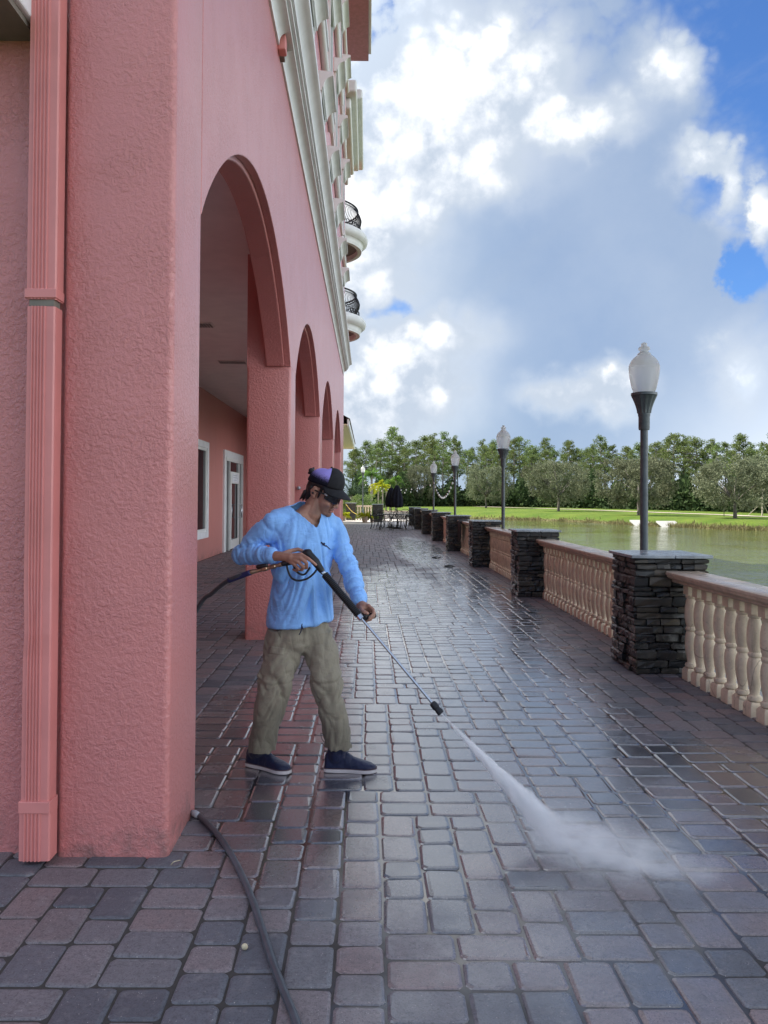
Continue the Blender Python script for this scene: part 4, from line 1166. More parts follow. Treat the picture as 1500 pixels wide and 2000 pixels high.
leg([(616, 1228, 4.52, .105, .108), (622, 1265, 4.50, .108, .106), (631, 1300, 4.48, .096, .100), (638, 1335, 4.46, .088, .094), (643, 1365, 4.46, .086, .092), (652, 1405, 4.47, .085, .088), (658, 1432, 4.47, .084, .086), (661, 1450, 4.47, .082, .084), (662, 1460, 4.47, .085, .086)])
me = remeshed(mb, 0.008, 4)
P = getco(me); N = getno(me)
dR, tR, _ = segdist(P, HR, KR); dR2, tR2, _ = segdist(P, KR, AR); dL, tL, _ = segdist(P, HL, KL); dL2, tL2, _ = segdist(P, KL, AL)
newP = P.copy()
for i in range(len(P)):
    p = P[i]; z = p[2]
    right = min(dR[i], dR2[i]) < min(dL[i], dL2[i]); sd = 0.0 if right else 11.0
    c = HR.lerp(KR, tR[i]) if right else HL.lerp(KL, tL[i])
    if z < KR.z: c = KR.lerp(AR, tR2[i]) if right else KL.lerp(AL, tL2[i])
    ang = math.atan2(p[1] - c.y, p[0] - c.x)
    a1 = ridged(z * 6.0 + math.sin(ang + sd) * 0.9, math.cos(ang) * 0.8 + sd, 0.7)       # slanting pulls
    a2 = ridged(z * 15 + math.sin(ang * 2 + sd) * 0.7, math.cos(ang) * 1.6 + sd, 3.1)
    a3 = mnoise.noise((p[0] * 16, p[1] * 16, z * 9))
    knee = math.exp(-((z - 0.52) / 0.13) ** 2); hem = max(0, 1 - (z - 0.03) / 0.2) if z < 0.23 else 0; cro = math.exp(-((z - 0.82) / 0.09) ** 2)
    amp = 0.007 + 0.008 * knee + 0.008 * hem + 0.004 * cro
    b1 = mnoise.noise((z * 4.5 + math.sin(ang + sd) * 0.8, math.cos(ang) * 0.7 + sd, 0.7)); b2 = mnoise.noise((z * 10 + math.sin(ang * 2 + sd) * 0.6, math.cos(ang) * 1.2 + sd, 3.1))
    dd = (-1.1 * gr(b1, .16) - 0.8 * gr(b2, .16) + 1.0 * b1 + 0.5 * a3 + 0.35) * amp * min(1, max(0, (0.93 - z) / 0.08))
    # zip-off seam above the knee
    zs = 0.545 + 0.02 * math.sin(ang)
    dd += -0.006 * math.exp(-((z - zs) / 0.007) ** 2) + 0.005 * math.exp(-((z - zs - 0.018) / 0.010) ** 2)
    newP[i] = p + N[i] * dd
setco(me, newP)
trs = finish(me, 'trousers', M['trousers'], person)
# cargo pocket flap, side pocket welt and loose drawcord, pressed onto the cloth
bvt = BVHTree.FromPolygons([v.co[:] for v in trs.data.vertices], [p.vertices[:] for p in trs.data.polygons])
def patch(name, corners, mat, th=0.006, n=7):
    vs, hitall = [], True
    for i in range(n):
        for j in range(n):
            u, v = i / (n - 1), j / (n - 1)
            x = (1 - u) * ((1 - v) * corners[0][0] + v * corners[3][0]) + u * ((1 - v) * corners[1][0] + v * corners[2][0])
            y = (1 - u) * ((1 - v) * corners[0][1] + v * corners[3][1]) + u * ((1 - v) * corners[1][1] + v * corners[2][1])
            d = ray(x, y).normalized(); h = bvt.ray_cast(wloc(person).inverted() @ CAM, d)
            q = h[0] - d * th if h[0] is not None else (wloc(person).inverted() @ U(x, y, 4.36))
            vs.append(wloc(person) @ q)
    o = MB().add(vs, [(i * n + j, (i + 1) * n + j, (i + 1) * n + j + 1, i * n + j + 1) for i in range(n - 1) for j in range(n - 1)]).build(name, mat, person, True)
    md = o.modifiers.new('s', 'SOLIDIFY'); md.thickness = 0.006; return o
patch('pocket_flap', [(526, 1262), (556, 1266), (555, 1280), (523, 1276)], M['trousers'], 0.003)
patch('hand_pocket', [(536, 1215), (552, 1222), (548, 1246), (540, 1232)], M['trousers_dk'], 0.0015)
mb = MB(); mb.tube(spline([U(590, 1218, 4.345), U(588, 1232, 4.34), U(584, 1240, 4.34)], 5), .003, 5); mb.tube(spline([U(588, 1218, 4.345), U(592, 1230, 4.34)], 5), .003, 5)
mb.build('drawcord', M['ink'], person)
mb = MB(); mb.tube(spline([U(633, 1436, 4.42), U(627, 1432, 4.41), U(628, 1442, 4.41), U(634, 1450, 4.42)], 5), .002, 5); mb.build('hem_cord', M['wire'], person)

RH_, RT_, LH_, LT_ = G(484, 1494), G(566, 1512), G(634, 1506), G(735, 1508)
AKR, AKL = RH_.lerp(RT_, .24) + Vector((0, 0, .07)), LH_.lerp(LT_, .22) + Vector((0, 0, .07))
# body: one skin from head to ankles, hands included
HC = U(633, 957, 4.47)
hF = Vector((.84, -.38, -.38)).normalized(); hU = (Vector((0, 0, 1)) - hF * hF.z).normalized(); hR = hF.cross(hU)
def H(f, u, r=0.0): return HC + hF * f + hU * u + hR * r
mb = MB(); torso(mb, 0.76)
def ell(c, a, b, d, n=20, k=14): mb.ellipsoid(c, (hF * a, hR * b, hU * d), n, k)
ell(H(-.005, .020), .097, .076, .098); ell(H(.040, -.045), .052, .060, .085); ell(H(.030, -.092), .058, .050, .040)
mb.rcone(H(.078, -.118), H(.070, -.112), .020, .026); mb.rcone(H(.00, -.085, .040), H(.062, -.117, .018), .020, .016); mb.rcone(H(.00, -.085, -.040), H(.062, -.117, -.018), .020, .016)
ell(H(.076, .004), .018, .052, .016); mb.rcone(H(.092, -.018), H(.112, -.058), .009, .0125); mb.rcone(H(.104, -.064, .012), H(.100, -.064, -.012), .009, .009)
ell(H(.093, -.0855), .011, .023, .0060); ell(H(.091, -.0985), .010, .020, .0070); ell(H(.060, -.055, .038), .030, .020, .025); ell(H(.060, -.055, -.038), .030, .020, .025)
for s in (1, -1):
    ell(H(-.020, -.020, .078 * s), .020, .008, .032); mb.rcone(H(-.010, -.048, .076 * s), H(-.022, .006, .082 * s), .007, .009)
    mb.rcone(H(-.022, .008, .082 * s), H(-.036, -.018, .083 * s), .007, .006)
mb.rcone(H(-.015, -.055), U(611, 1006, 4.49), .062, .068); mb.rcone(U(611, 1004, 4.49), U(600, 1022, 4.52), .070, .10)
mb.rcone(SHR, ELR, .048, .036); mb.rcone(ELR, WRR, .036, .029); mb.rcone(SHL, ELL, .046, .034); mb.rcone(ELL, WRL, .034, .027)
mb.rings([tring(x, y, Y, a * .72, b * .72) for x, y, Y, a, b in PEL])
mb.rcone(HR, KR, .072, .052); mb.rcone(KR, AKR, .052, .034); mb.rcone(HL, KL, .072, .052); mb.rcone(KL, AKL, .052, .034)
def chain(pts, r0, r1):
    q = [U(*p) for p in pts]
    for i in range(len(q) - 1):
        a = r0 + (r1 - r0) * i / (len(q) - 1); b = r0 + (r1 - r0) * (i + 1) / (len(q) - 1)
        mb.rcone(q[i], q[i + 1], a, b, 10, 4)
# right hand on the grip
chain([(540, 1086, 4.262), (556, 1087, 4.235), (568, 1089, 4.215)], .028, .026)
for k in ((588, 1083, 4.195), (587, 1090, 4.187), (582, 1097, 4.19), (575, 1102, 4.20)): chain([(560, 1089, 4.228), k], .022, .0125)
chain([(588, 1083, 4.195), (602, 1091, 4.178), (611, 1098, 4.176), (617, 1103, 4.182)], .0105, .0078)
chain([(587, 1090, 4.187), (599, 1100, 4.170), (599, 1109, 4.190), (591, 1110, 4.215)], .0108, .0082)
chain([(582, 1097, 4.190), (592, 1107, 4.175), (590, 1113, 4.195), (583, 1112, 4.220)], .0105, .0080)
chain([(575, 1102, 4.200), (583, 1111, 4.188), (579, 1115, 4.206), (573, 1112, 4.225)], .0092, .0074)
chain([(553, 1082, 4.255), (568, 1076, 4.272), (582, 1073, 4.275), (594, 1077, 4.268)], .0150, .0090)
# left hand on the side handle
chain([(704, 1181, 4.225), (709, 1183, 4.20), (713, 1186, 4.18)], .027, .024)
for k in ((720, 1183, 4.160), (721, 1189, 4.168), (719, 1195, 4.180), (716, 1199, 4.192)): chain([(710, 1185, 4.195), k], .019, .0115)
chain([(720, 1183, 4.160), (729, 1191, 4.136), (730, 1199, 4.116), (722, 1207, 4.108)], .0102, .0078)
chain([(721, 1189, 4.168), (731, 1197, 4.150), (729, 1205, 4.134), (720, 1210, 4.128)], .0104, .0080)
chain([(719, 1195, 4.180), (727, 1203, 4.168), (724, 1210, 4.152), (716, 1212, 4.146)], .0100, .0076)
chain([(716, 1199, 4.192), (722, 1207, 4.182), (718, 1212, 4.170), (712, 1213, 4.165)], .0088, .0070)
chain([(706, 1186, 4.180), (708, 1193, 4.140), (713, 1196, 4.112), (718, 1198, 4.104)], .0140, .0088)
me = remeshed(mb, 0.0034, 3)
P = getco(me); q = P - np.array(HC[:]); lf, lu, lr = q @ np.array(hF[:]), q @ np.array(hU[:]), q @ np.array(hR[:])
sm = lambda x, a, b: np.clip((x - a) / (b - a), 0, 1)
beard = sm(lf, -.005, .02) * sm(-lu, .060, .085) * sm(lu, -.150, -.135) * (np.abs(lr) < .08) * sm(lf - lu * 0, -.02, .03)
beard = np.clip(beard, 0, 1) * 0.75
lip = np.exp(-(((lu + .092) / .0085) ** 2)) * sm(lf, .086, .094) * sm(.026 - np.abs(lr), 0, .006)
me.attributes.new('beard', 'FLOAT', 'POINT').data.foreach_set('value', beard.astype(np.float32))
me.attributes.new('lip', 'FLOAT', 'POINT').data.foreach_set('value', np.clip(lip, 0, 1).astype(np.float32))
# a crease between the lips
N = getno(me); cr = np.exp(-(((lu + .0920) / .0022) ** 2)) * sm(lf, .075, .09) * sm(.030 - np.abs(lr), 0, .01)
setco(me, P - N * (cr * .004)[:, None])
body = finish(me, 'body', M['skin'], person)
# earbud
eb = MB().rcone(H(-.018, -.026, .084), H(-.018, -.026, .092), .007, .006, 8, 3).build('earbud', M['rubber'], person, True)
# hair: nape, sides, sideburns and the tuft through the back of the cap
mb = MB(); ell(H(-.045, -.005), .062, .074, .075); ell(H(-.062, -.050), .040, .062, .040)
for s in (1, -1):
    mb.rcone(H(-.050, -.005, .062 * s), H(-.060, -.070, .048 * s), .020, .013); mb.rcone(H(.020, .018, .070 * s), H(.012, -.045, .070 * s), .010, .004); mb.rcone(H(-.05, .02, .066 * s), H(.03, .03, .07 * s), .014, .012)
for k in range(9):
    a = -0.05 + 0.0125 * k; mb.rcone(H(-.085, -.05, a), H(-.094 + .008 * math.sin(k * 2.1), -.098 - .008 * math.cos(k * 3), a * 1.05), .013, .004)
mb.rcone(H(-.098, .060, .0), H(-.118, .075, .01), .018, .014); mb.rcone(H(-.112, .07, .0), H(-.125, .055, .015), .013, .006); mb.rcone(H(-.112, .07, .0), H(-.118, .09, -.01), .012, .006)
me = remeshed(mb, 0.004, 2); P = getco(me); N = getno(me)
dsp_ = np.array([ridged((p @ np.array(hR[:])) * 60, (p @ np.array(hF[:])) * 50, (p @ np.array(hU[:])) * 9) for p in P])
setco(me, P + N * (dsp_ * .0025)[:, None]); finish(me, 'hair', M['hair'], person)
# cap: crown, front panel, brim
def cap_surface(fr0, fr1, name, mat, grow=0.0):
    vs, fs, val = [], [], []; nI, nJ = 40, 16
    sel = []
    for i in range(nI + 1):
        a = fr0 + (fr1 - fr0) * i / nI
        for j in range(nJ + 1):
            e = (PI / 2) * j / nJ
            rf, rr_, ru = .112 + grow, .088 + grow, .098 + grow
            sq = 0.86
            ce, se = math.cos(e) ** sq, math.sin(e) ** 0.9
            f, r, u = rf * ce * math.cos(a), rr_ * ce * math.sin(a), ru * se
            front = max(0, math.cos(a)); u += .012 * front * ce ** 0.5 * se * 2
            base = .036 if math.cos(a) > 0 else .036 + .018 * math.cos(a) ** 2 * 1.0 - .030 * abs(math.cos(a))
            vs.append(H(f - .004, base + u * (1 if math.cos(a) > -2 else 1), r)); val.append((base + u - .03) / .105)
    for i in range(nI):
        for j in range(nJ): fs.append((i * (nJ + 1) + j, (i + 1) * (nJ + 1) + j, (i + 1) * (nJ + 1) + j + 1, i * (nJ + 1) + j + 1))
    m_ = MB().add(vs, fs); o = m_.build(name, mat, person, True)
    o.data.attributes.new('capu', 'FLOAT', 'POINT').data.foreach_set('value', np.array(val, np.float32))
    md = o.modifiers.new('s', 'SOLIDIFY'); md.thickness = .003; return o
cap_surface(R(62), R(298), 'cap_crown', M['cap']); fp = cap_surface(R(-63), R(63), 'cap_front_panel', M['black'], 0.0012)
vs, fs = [], []; nI, nJ = 26, 8
for i in range(nI + 1):
    a = R(-78 + 156 * i / nI)
    for j in range(nJ + 1):
        t = j / nJ; ext = .078 * math.cos(a * 0.98) ** 0.7
        f = .108 * math.cos(a) + t * ext; r = .086 * math.sin(a) * (1 + .06 * t)
        u = .044 - .42 * t * ext - 3.6 * r * r * (0.35 + .65 * t)
        vs.append(H(f - .004, u, r))
for i in range(nI):
    for j in range(nJ): fs.append((i * (nJ + 1) + j, (i + 1) * (nJ + 1) + j, (i + 1) * (nJ + 1) + j + 1, i * (nJ + 1) + j + 1))
br = MB().add(vs, fs).build('cap_brim', M['black'], person, True); md = br.modifiers.new('s', 'SOLIDIFY'); md.thickness = .004
MB().rcone(H(-.004, .136, 0), H(-.004, .139, 0), .007, .006, 8, 3).build('cap_button', M['black'], person, True)
# sunglasses
sg = thing('sunglasses', H(.09, -.02), None, None); sg.parent = person; sg.location = wloc(person).inverted() @ H(.09, -.02)
bpy.data.objects.remove(sg)
mb = MB()
for s in (1, -1):
    vs, fs = [], []
    for i in range(13):
        for j in range(9):
            a = R(4 + 62 * i / 12) * s; u = -.046 + .050 * j / 8
            cut = 1.0
            u = -.020 + (u + .020) * (1 - .35 * (i / 12) ** 2) * (0.75 + 0.25 * math.sin(PI * min(1, i / 9 + .15)))
            rad = .1015 - .06 * (u + .01) ** 2 * 10
            vs.append(H(.010 + rad * math.cos(a) * 1.0, u, .078 * math.sin(a) * 1.02))
    for i in range(12):
        for j in range(8): fs.append((i * 9 + j, (i + 1) * 9 + j, (i + 1) * 9 + j + 1, i * 9 + j + 1))
    mb.add(vs, fs)
sgl = mb.build('sunglasses', M['lens'], person, True); md = sgl.modifiers.new('s', 'SOLIDIFY'); md.thickness = .004
mb = MB()
for s in (1, -1): mb.tube([H(.055, -.006, .071 * s), H(.02, -.008, .082 * s), H(-.02, -.008, .084 * s)], .0042, 6)
mb.build('temple_arms', M['rubber'], sgl, True)
MB().tube([H(.050, -.004, .0775), H(.066, -.009, .0715)], .0038, 6).build('temple_badge', M['paper'], sgl)

# boots
def boot(heel, toe, shaft):
    ax = (toe - heel); ax.z = 0; L = ax.length; ax.normalize(); sd = Vector((-ax.y, ax.x, 0)); base = Vector((heel.x, heel.y, 0))
    prof_w = [(0.0, .022), (.03, .032), (.12, .037), (.30, .036), (.48, .036), (.64, .045), (.78, .050), (.90, .042), (.965, .027), (1.0, .010)]
    def wid(t):
        for (a, x), (b, y) in zip(prof_w, prof_w[1:]):
            if a <= t <= b: return x + (y - x) * (t - a) / (b - a)
        return .01
    def outline(z, g):
        ts = [0, .015, .04, .09, .18, .3, .42, .54, .66, .78, .87, .93, .97, .99, 1.0]
        up = [base + ax * (L * t + (g if t > .5 else -g)) + sd * (wid(t) + g) + Vector((0, 0, z)) for t in ts]
        dn = [base + ax * (L * t + (g if t > .5 else -g)) - sd * (wid(t) + g) + Vector((0, 0, z)) for t in reversed(ts)]
        return up + dn
    sole = MB().rings([outline(0.003, 0.0), outline(0.006, .003), outline(0.024, .003), outline(0.026, .000)]).build('boot_sole', M['sole'], person, True, sharp=40)
    MB().rings([outline(0.0245, .0040), outline(0.0285, .0040)]).build('boot_stripe', M['solestripe'], sole)
    mb = MB(); rs = []
    hp = [(0.0, .085), (.03, .11), (.10, .128), (.30, .132), (.42, .116), (.55, .086), (.68, .070), (.80, .060), (.90, .050), (.965, .040), (1.0, .028)]
    for t, h in hp:
        w = max(.012, wid(t)) * 1.02; c = base + ax * (L * t)
        rs.append([c + sd * (w * math.copysign(abs(math.cos(th)) ** .65, math.cos(th))) + Vector((0, 0, .024 + (h - .024) * max(0, math.sin(th)) ** .85 if math.sin(th) > 0 else .024)) for th in [PI * j / 14 for j in range(15)]])
    mb.rings(rs, closed=True)
    mb.rcone(base + ax * L * .22 + Vector((0, 0, .09)), shaft, .052, .060)
    me = remeshed(mb, .005, 4); return finish(me, 'boot', M['navy'], person)
boot(RH_, RT_, U(511, 1450, 4.475))
boot(LH_, LT_, U(660, 1444, 4.47))

# ------------------------------------------------------------------ washer wand and hose
LA, LB = U(629, 1116, 4.20), U(862, 1394, 3.93)
wand = thing('washer_wand', LA, 'black trigger gun with a ribbed sleeve and long steel lance held by the person', 'spray wand')
mb = MB(); mb.rcone(U(553, 1101, 4.235), U(576, 1096, 4.228), .015, .018); mb.rcone(U(576, 1096, 4.228), U(598, 1080, 4.228), .018, .021)
mb.rcone(U(598, 1080, 4.228), U(603, 1079, 4.225), .021, .020); mb.rcone(U(601, 1080, 4.225), U(616, 1097, 4.215), .022, .024); mb.rcone(U(616, 1097, 4.215), U(628, 1114, 4.202), .024, .018)
g_me = remeshed(mb, .004, 3); finish(g_me, 'gun_body', M['plastic'], wand)
MB().tube(spline([U(560, 1104, 4.23), U(563, 1116, 4.225), U(570, 1129, 4.22), U(583, 1134, 4.215), U(600, 1130, 4.21), U(613, 1120, 4.205), U(620, 1110, 4.205)], 6), .0058, 8).build('trigger_guard', M['plastic'], wand, True)
MB().tube(spline([U(572, 1102, 4.222), U(580, 1117, 4.218), U(594, 1122, 4.215), U(606, 1108, 4.212)], 6), .006, 8).build('trigger', M['plastic'], wand, True)
ax = (LB - LA).normalized(); rotm = ax.to_track_quat('Z', 'Y').to_matrix().to_4x4(); LM = Matrix.Translation(LA) @ rotm; LL = (LB - LA).length
def on(t): return LA.lerp(LB, t)
MB().lathe([(.0075, -.01), (.0075, LL * .97)], 12, m=LM).build('lance_tube', M['steel'], wand, True, sharp=40)
MB().lathe([(.012, -.008), (.013, .0), (.013, .012), (.009, .02)], 6, m=LM).build('coupling', M['steel'], wand)
pr_ = []; z = .022; zend = LL * .315
while z < zend: pr_ += [(.0175, z), (.0215, z + .002), (.0215, z + .0055), (.0175, z + .0075)]; z += .0095
pr_ = [(.012, .0215)] + pr_ + [(.012, zend + .002)]
MB().lathe(pr_, 16, m=LM).build('ribbed_sleeve', M['rubber'], wand)
hm = on(.335)
MB().lathe([(.012, LL * .320), (.019, LL * .324), (.019, LL * .348), (.012, LL * .352)], 10, m=LM).build('handle_clamp', M['steel'], wand)
hd = (U(722, 1203, 4.15) - hm).normalized(); hM = Matrix.Translation(hm) @ hd.to_track_quat('Z', 'Y').to_matrix().to_4x4()
MB().lathe([(.010, .012), (.023, .020), (.023, .034), (.016, .038), (.016, .095), (.013, .102)], 14, m=hM).build('side_handle', M['rubber'], wand, True, sharp=35)
MB().lathe([(.009, LL * .925), (.017, LL * .93), (.019, LL * .94), (.019, LL * .962), (.016, LL * .965), (.016, LL * .972), (.018, LL * .975), (.018, LL * .998), (.012, LL * 1.0)], 14, m=LM).build('nozzle', M['rubber'], wand, True, sharp=35)
I0, I1, I2 = U(555, 1101, 4.235), U(489, 1118, 4.28), U(446, 1134, 4.33)
fm = Matrix.Translation(I0) @ (I1 - I0).normalized().to_track_quat('Z', 'Y').to_matrix().to_4x4(); fl = (I1 - I0).length
MB().lathe([(.009, -.01), (.013, .0), (.013, .03), (.010, .034), (.010, .05), (.014, .054), (.014, .075), (.011, .08), (.011, .10), (.0145, .104), (.0145, .13), (.011, .134), (.012, fl * .9), (.0135, fl * .92), (.0135, fl)], 12, m=fm).build('swivel_fitting', M['brass'], wand, True, sharp=30)
MB().rcone(U(504, 1107, 4.26), U(520, 1104, 4.25), .013, .011, 8, 3).build('valve_lever', M['plastic'], wand, True)
hose = thing('pressure_hose', (-0.5, 3.0, 0), 'grey pressure hose from the wand, round the pillar and across the near pavers', 'hose')
hr = .0135
hp = [I1.lerp(I2, 0.0), I2, U(415, 1158, 4.42), U(385, 1190, 4.50), Vector((-1.25, 4.62, .42)), Vector((-1.45, 4.72, .12)), Vector((-1.62, 4.78, .016)), Vector((-1.80, 4.55, hr)), Vector((-1.68, 4.22, hr)), Vector((-1.3, 4.06, hr)),
      G(366, 1585, hr), G(392, 1596, hr), G(430, 1636, hr), G(463, 1690, hr), G(490, 1750, hr), G(512, 1815, hr), G(533, 1880, hr), G(556, 1940, hr), G(580, 2000, hr), G(600, 2080, hr), Vector((-.12, 1.7, hr)), Vector((-.1, 1.2, hr))]
MB().tube(spline(hp, 10), hr, 12).build('hose_line', M['hose'], hose, True)
MB().tube(spline([I1.lerp(I2, -.02), I1.lerp(I2, .5), I2], 6), [.0155] * 13, 12).build('strain_relief', M['bluerub'], hose, True)
pcp = G(383, 1590, hr); MB().rcone(G(379, 1588, .016), G(385, 1592, .016), .0165, .0165, 10, 2).build('hose_collar', M['greyink'], hose, True)

# ------------------------------------------------------------------ the jet of water and its mist
def spray_mat(name, L, r0, r1, dens, mist=False):
    m = bpy.data.materials.new(name); m.use_nodes = True; nt = m.node_tree; nt.nodes.clear()
    o = nd(nt, 'ShaderNodeOutputMaterial'); pv_ = nd(nt, 'ShaderNodeVolumePrincipled')
    pv_.inputs['Color'].default_value = (0.995, 0.997, 1.0, 1); pv_.inputs['Anisotropy'].default_value = 0.0
    p = objc(nt); x, y, z = sep(nt, p)
    if mist:
        r = ((x * x) + (y * y) + (z * z)).sq(); fall = (1.0 - r).mx(0.0).pw(1.6)
        n = noi(nt, p, 2.3, 6, 0.65, 0.6)
        d = fall * (n.step(0.38, 0.66)) * dens
    else:
        t = z / L
        rad = t.pw(1.35) * (r1 - r0) + r0
        wob = (noi(nt, comb(nt, x * 2.0, y * 2.0, z * 3.0), 3.0, 4, 0.6) - 0.5) * 0.16 * t
        r = ((x + wob) * (x + wob) + y * y).sq() / rad
        fall = (1.0 - r).mx(0.0).pw(0.9)
        n = noi(nt, comb(nt, x * 3.0, y * 3.0, z * 1.6), 9.0, 6, 0.7, 0.4)
        d = fall * n.step(0.30, 0.68, 0.12, 1.0) * dens * (0.02 / (rad * 1.0 + 0.012)) * t.step(0.99, 0.52, 0.0, 1.0)
    put(nt, pv_.inputs['Density'], d); nt.links.new(pv_.outputs[0], o.inputs['Volume'])
    m.cycles.volume_step_rate = 0.5; return m
ST = LB + ax * .004; SE = G(1112, 1655, 0.03); sdv = (SE - ST); SL = sdv.length
spray = thing('water_spray', (SE.x, SE.y, 0), 'white jet of water from the wand nozzle breaking into mist on the pavers', 'water spray')
jet = MB().lathe([(.012, 0.0), (.04, SL * .3), (.09, SL * .7), (.13, SL * .98)], 18).mesh('jet', spray_mat('jet_water', SL, .0055, .085, 1200.0))
jo = bpy.data.objects.new('jet', jet); col.objects.link(jo); jo.parent = spray
jo.matrix_basis = wloc(spray).inverted() @ (Matrix.Translation(ST) @ sdv.normalized().to_track_quat('Z', 'Y').to_matrix().to_4x4())
mm = spray_mat('mist_water', 1, 1, 1, 19.0, True)
for (px, py, h, rx, ry, rz, ang) in ((1095, 1632, .10, .26, .17, .15, -0.6), (1150, 1652, .09, .32, .20, .14, -0.5), (1240, 1676, .08, .42, .24, .12, -0.45)):
    c = G(px, py, h)
    mi = MB().ellipsoid((0, 0, 0), ((1, 0, 0), (0, 1, 0), (0, 0, 1)), 20, 12).mesh('mist', mm)
    o = link('mist', mi, spray); o.matrix_basis = wloc(spray).inverted() @ Matrix.Translation(c) @ Matrix.Rotation(ang, 4, 'Z') @ Matrix.Diagonal((rx, ry, rz, 1))
m_, nt, b = newmat('water_drops'); b.inputs['Base Color'].default_value = (.9, .93, .97, 1); b.inputs['Roughness'].default_value = .1
n = 3200; V = []
tt = rng.random(n) ** .7; rad = (.004 + .13 * tt ** 1.3) * np.abs(rng.normal(0, .55, n)); an = rng.random(n) * 2 * PI
q1 = sdv.normalized(); qa = q1.orthogonal().normalized(); qb = q1.cross(qa)
Cc = np.array(ST[:]) + tt[:, None] * np.array(sdv[:]) + (rad * np.cos(an))[:, None] * np.array(qa[:]) + (rad * np.sin(an))[:, None] * np.array(qb[:])
Cc = Cc[Cc[:, 2] > .004]
dm = quads('droplets', Cc, rng.uniform(.0012, .0032, len(Cc)), m_); do = link('droplets', dm, spray); dm.transform(wloc(spray).inverted()); tag(do, kind='stuff')

# ------------------------------------------------------------------ small things on the terrace
def lump(name, c, r, mat, label, cat, flat=1.0):
    o = MB().ellipsoid(c, ((r, 0, 0), (0, r * .8, 0), (0, 0, r * flat)), 10, 7).build(name, mat, None, True); return tag(o, label, cat)
lump('pebble', G(478, 1849, .012), .012, M['twig'], 'small pale pebble on a paver left of the hose', 'pebble', .9)
o = MB().tube(spline([G(334, 1689, .004), G(340, 1683, .02), G(352, 1680, .008)], 5), .0022, 5).build('twig', M['twig'], None, True); tag(o, 'pale dry twig at the foot of the nearest pink pillar', 'twig')
for (px, py, lb) in ((851, 1089, 'dark wet leaf on the far pavers, the upper of two'), (876, 1106, 'dark wet leaf on the far pavers, the lower of two')):
    c = G(px, py, .01); vs = []
    for k in range(10):
        a = 2 * PI * k / 10; vs.append((c.x + .13 * math.cos(a) * (1 + .3 * math.cos(3 * a)), c.y + .22 * math.sin(a), .008 + .012 * (k % 3)))
    o = MB().add(vs + [(c.x, c.y, .035)], [(k, (k + 1) % 10, 10) for k in range(10)]).build('fallen_leaf', M['cloth'], None, True); tag(o, lb, 'leaf', 'dark leaves on the terrace')
# wall fixture on the second arch jamb (hose bib)
# ------------------------------------------------------------------ patio furniture
def chair_proto():
    t = thing('patio_chair', (0, 0, 0), 'x', 'chair', 'black wrought-iron patio chairs')
    mb = MB().tube([(.24 * math.cos(2 * PI * k / 20), .24 * math.sin(2 * PI * k / 20), .44) for k in range(21)], .013, 6)
    for k in range(-4, 5):
        x = k * .052; h = math.sqrt(max(.001, .23 ** 2 - x * x)); mb.tube([(x, -h, .442), (x, h, .442)], .010, 4); mb.tube([(-h, x, .446), (h, x, .446)], .008, 4)
    mb.build('seat', M['iron'], t)
    bk = [(-.23, .20, .44), (-.26, .25, .72), (-.20, .28, .92), (0, .29, .99), (.20, .28, .92), (.26, .25, .72), (.23, .20, .44)]
    mb = MB().tube(spline(bk, 6), .014, 6)
    for k in range(-3, 4): mb.tube([(k * .055, .22, .46), (k * .075, .255, .70), (k * .05, .28, .94 - abs(k) * .012)], .008, 4)
    for k in (-1, 1): mb.tube([(k * .09 + .08 * math.cos(a), .265, .74 + .08 * math.sin(a)) for a in np.linspace(0, 2 * PI, 12)], .009, 4)
    mb.build('backrest', M['iron'], t)
    for s in (-1, 1):
        MB().tube(spline([(s * .26, .25, .70), (s * .30, .05, .68), (s * .29, -.18, .66), (s * .25, -.21, .56), (s * .22, -.17, .44)], 5), .013, 6).build('armrest', M['iron'], t)
        for y in (-1, 1): MB().tube(spline([(s * .19, y * .16, .44), (s * .21, y * .18, .22), (s * .25, y * .24, .0)], 4), .014, 6).build('leg', M['iron'], t)
    return t
ch = chair_proto()
CH = [(741, 40.6, 1.9), (752, 38.2, 3.0), (776, 37.9, 3.3), (793, 38.6, 3.9), (801, 40.2, 4.7), (747, 42.6, .5), (770, 42.6, 0.1), (788, 42.2, -.4), (733, 39.6, 1.6)]
CL = ['wrought-iron chair at the left side of the patio tables', 'wrought-iron chair with its back to the viewer, front left of the patio tables', 'wrought-iron chair with its back to the viewer, front middle of the patio tables',
      'wrought-iron chair at the front right of the patio tables', 'rightmost wrought-iron chair, beside the stone piers', 'wrought-iron chair behind the patio tables, left one', 'wrought-iron chair behind the patio tables, middle one',
      'wrought-iron chair behind the patio tables, right one', 'leftmost wrought-iron chair, standing apart on the open pavers']
for i, (px, Y, rz) in enumerate(CH):
    o = ch if i == 0 else copy_tree(ch); o.location = (U(px, 1000, Y).x, Y, 0); o.rotation_euler = (0, 0, rz); o['label'] = CL[i]
for i, (px, Y, lb) in enumerate(((758, 40.4, 'black wrought-iron patio table under the left closed umbrella'), (783, 40.0, 'black wrought-iron patio table under the right closed umbrella'))):
    x = U(px, 1000, Y).x
    t = thing('patio_table', (x, Y, 0), lb, 'table', 'black patio tables')
    MB().lathe([(.10, .712), (.56, .715), (.575, .725), (.575, .74), (.56, .745), (.03, .746)], 28, (x, Y, 0)).build('tabletop', M['iron'], t, True, sharp=30)
    for k in range(4):
        a = PI / 4 + k * PI / 2; ca, sa = math.cos(a), math.sin(a)
        MB().tube(spline([(x + .40 * ca, Y + .40 * sa, .71), (x + .22 * ca, Y + .22 * sa, .40), (x + .30 * ca, Y + .30 * sa, .12), (x + .42 * ca, Y + .42 * sa, 0)], 5), .016, 6).build('leg', M['iron'], t, True)
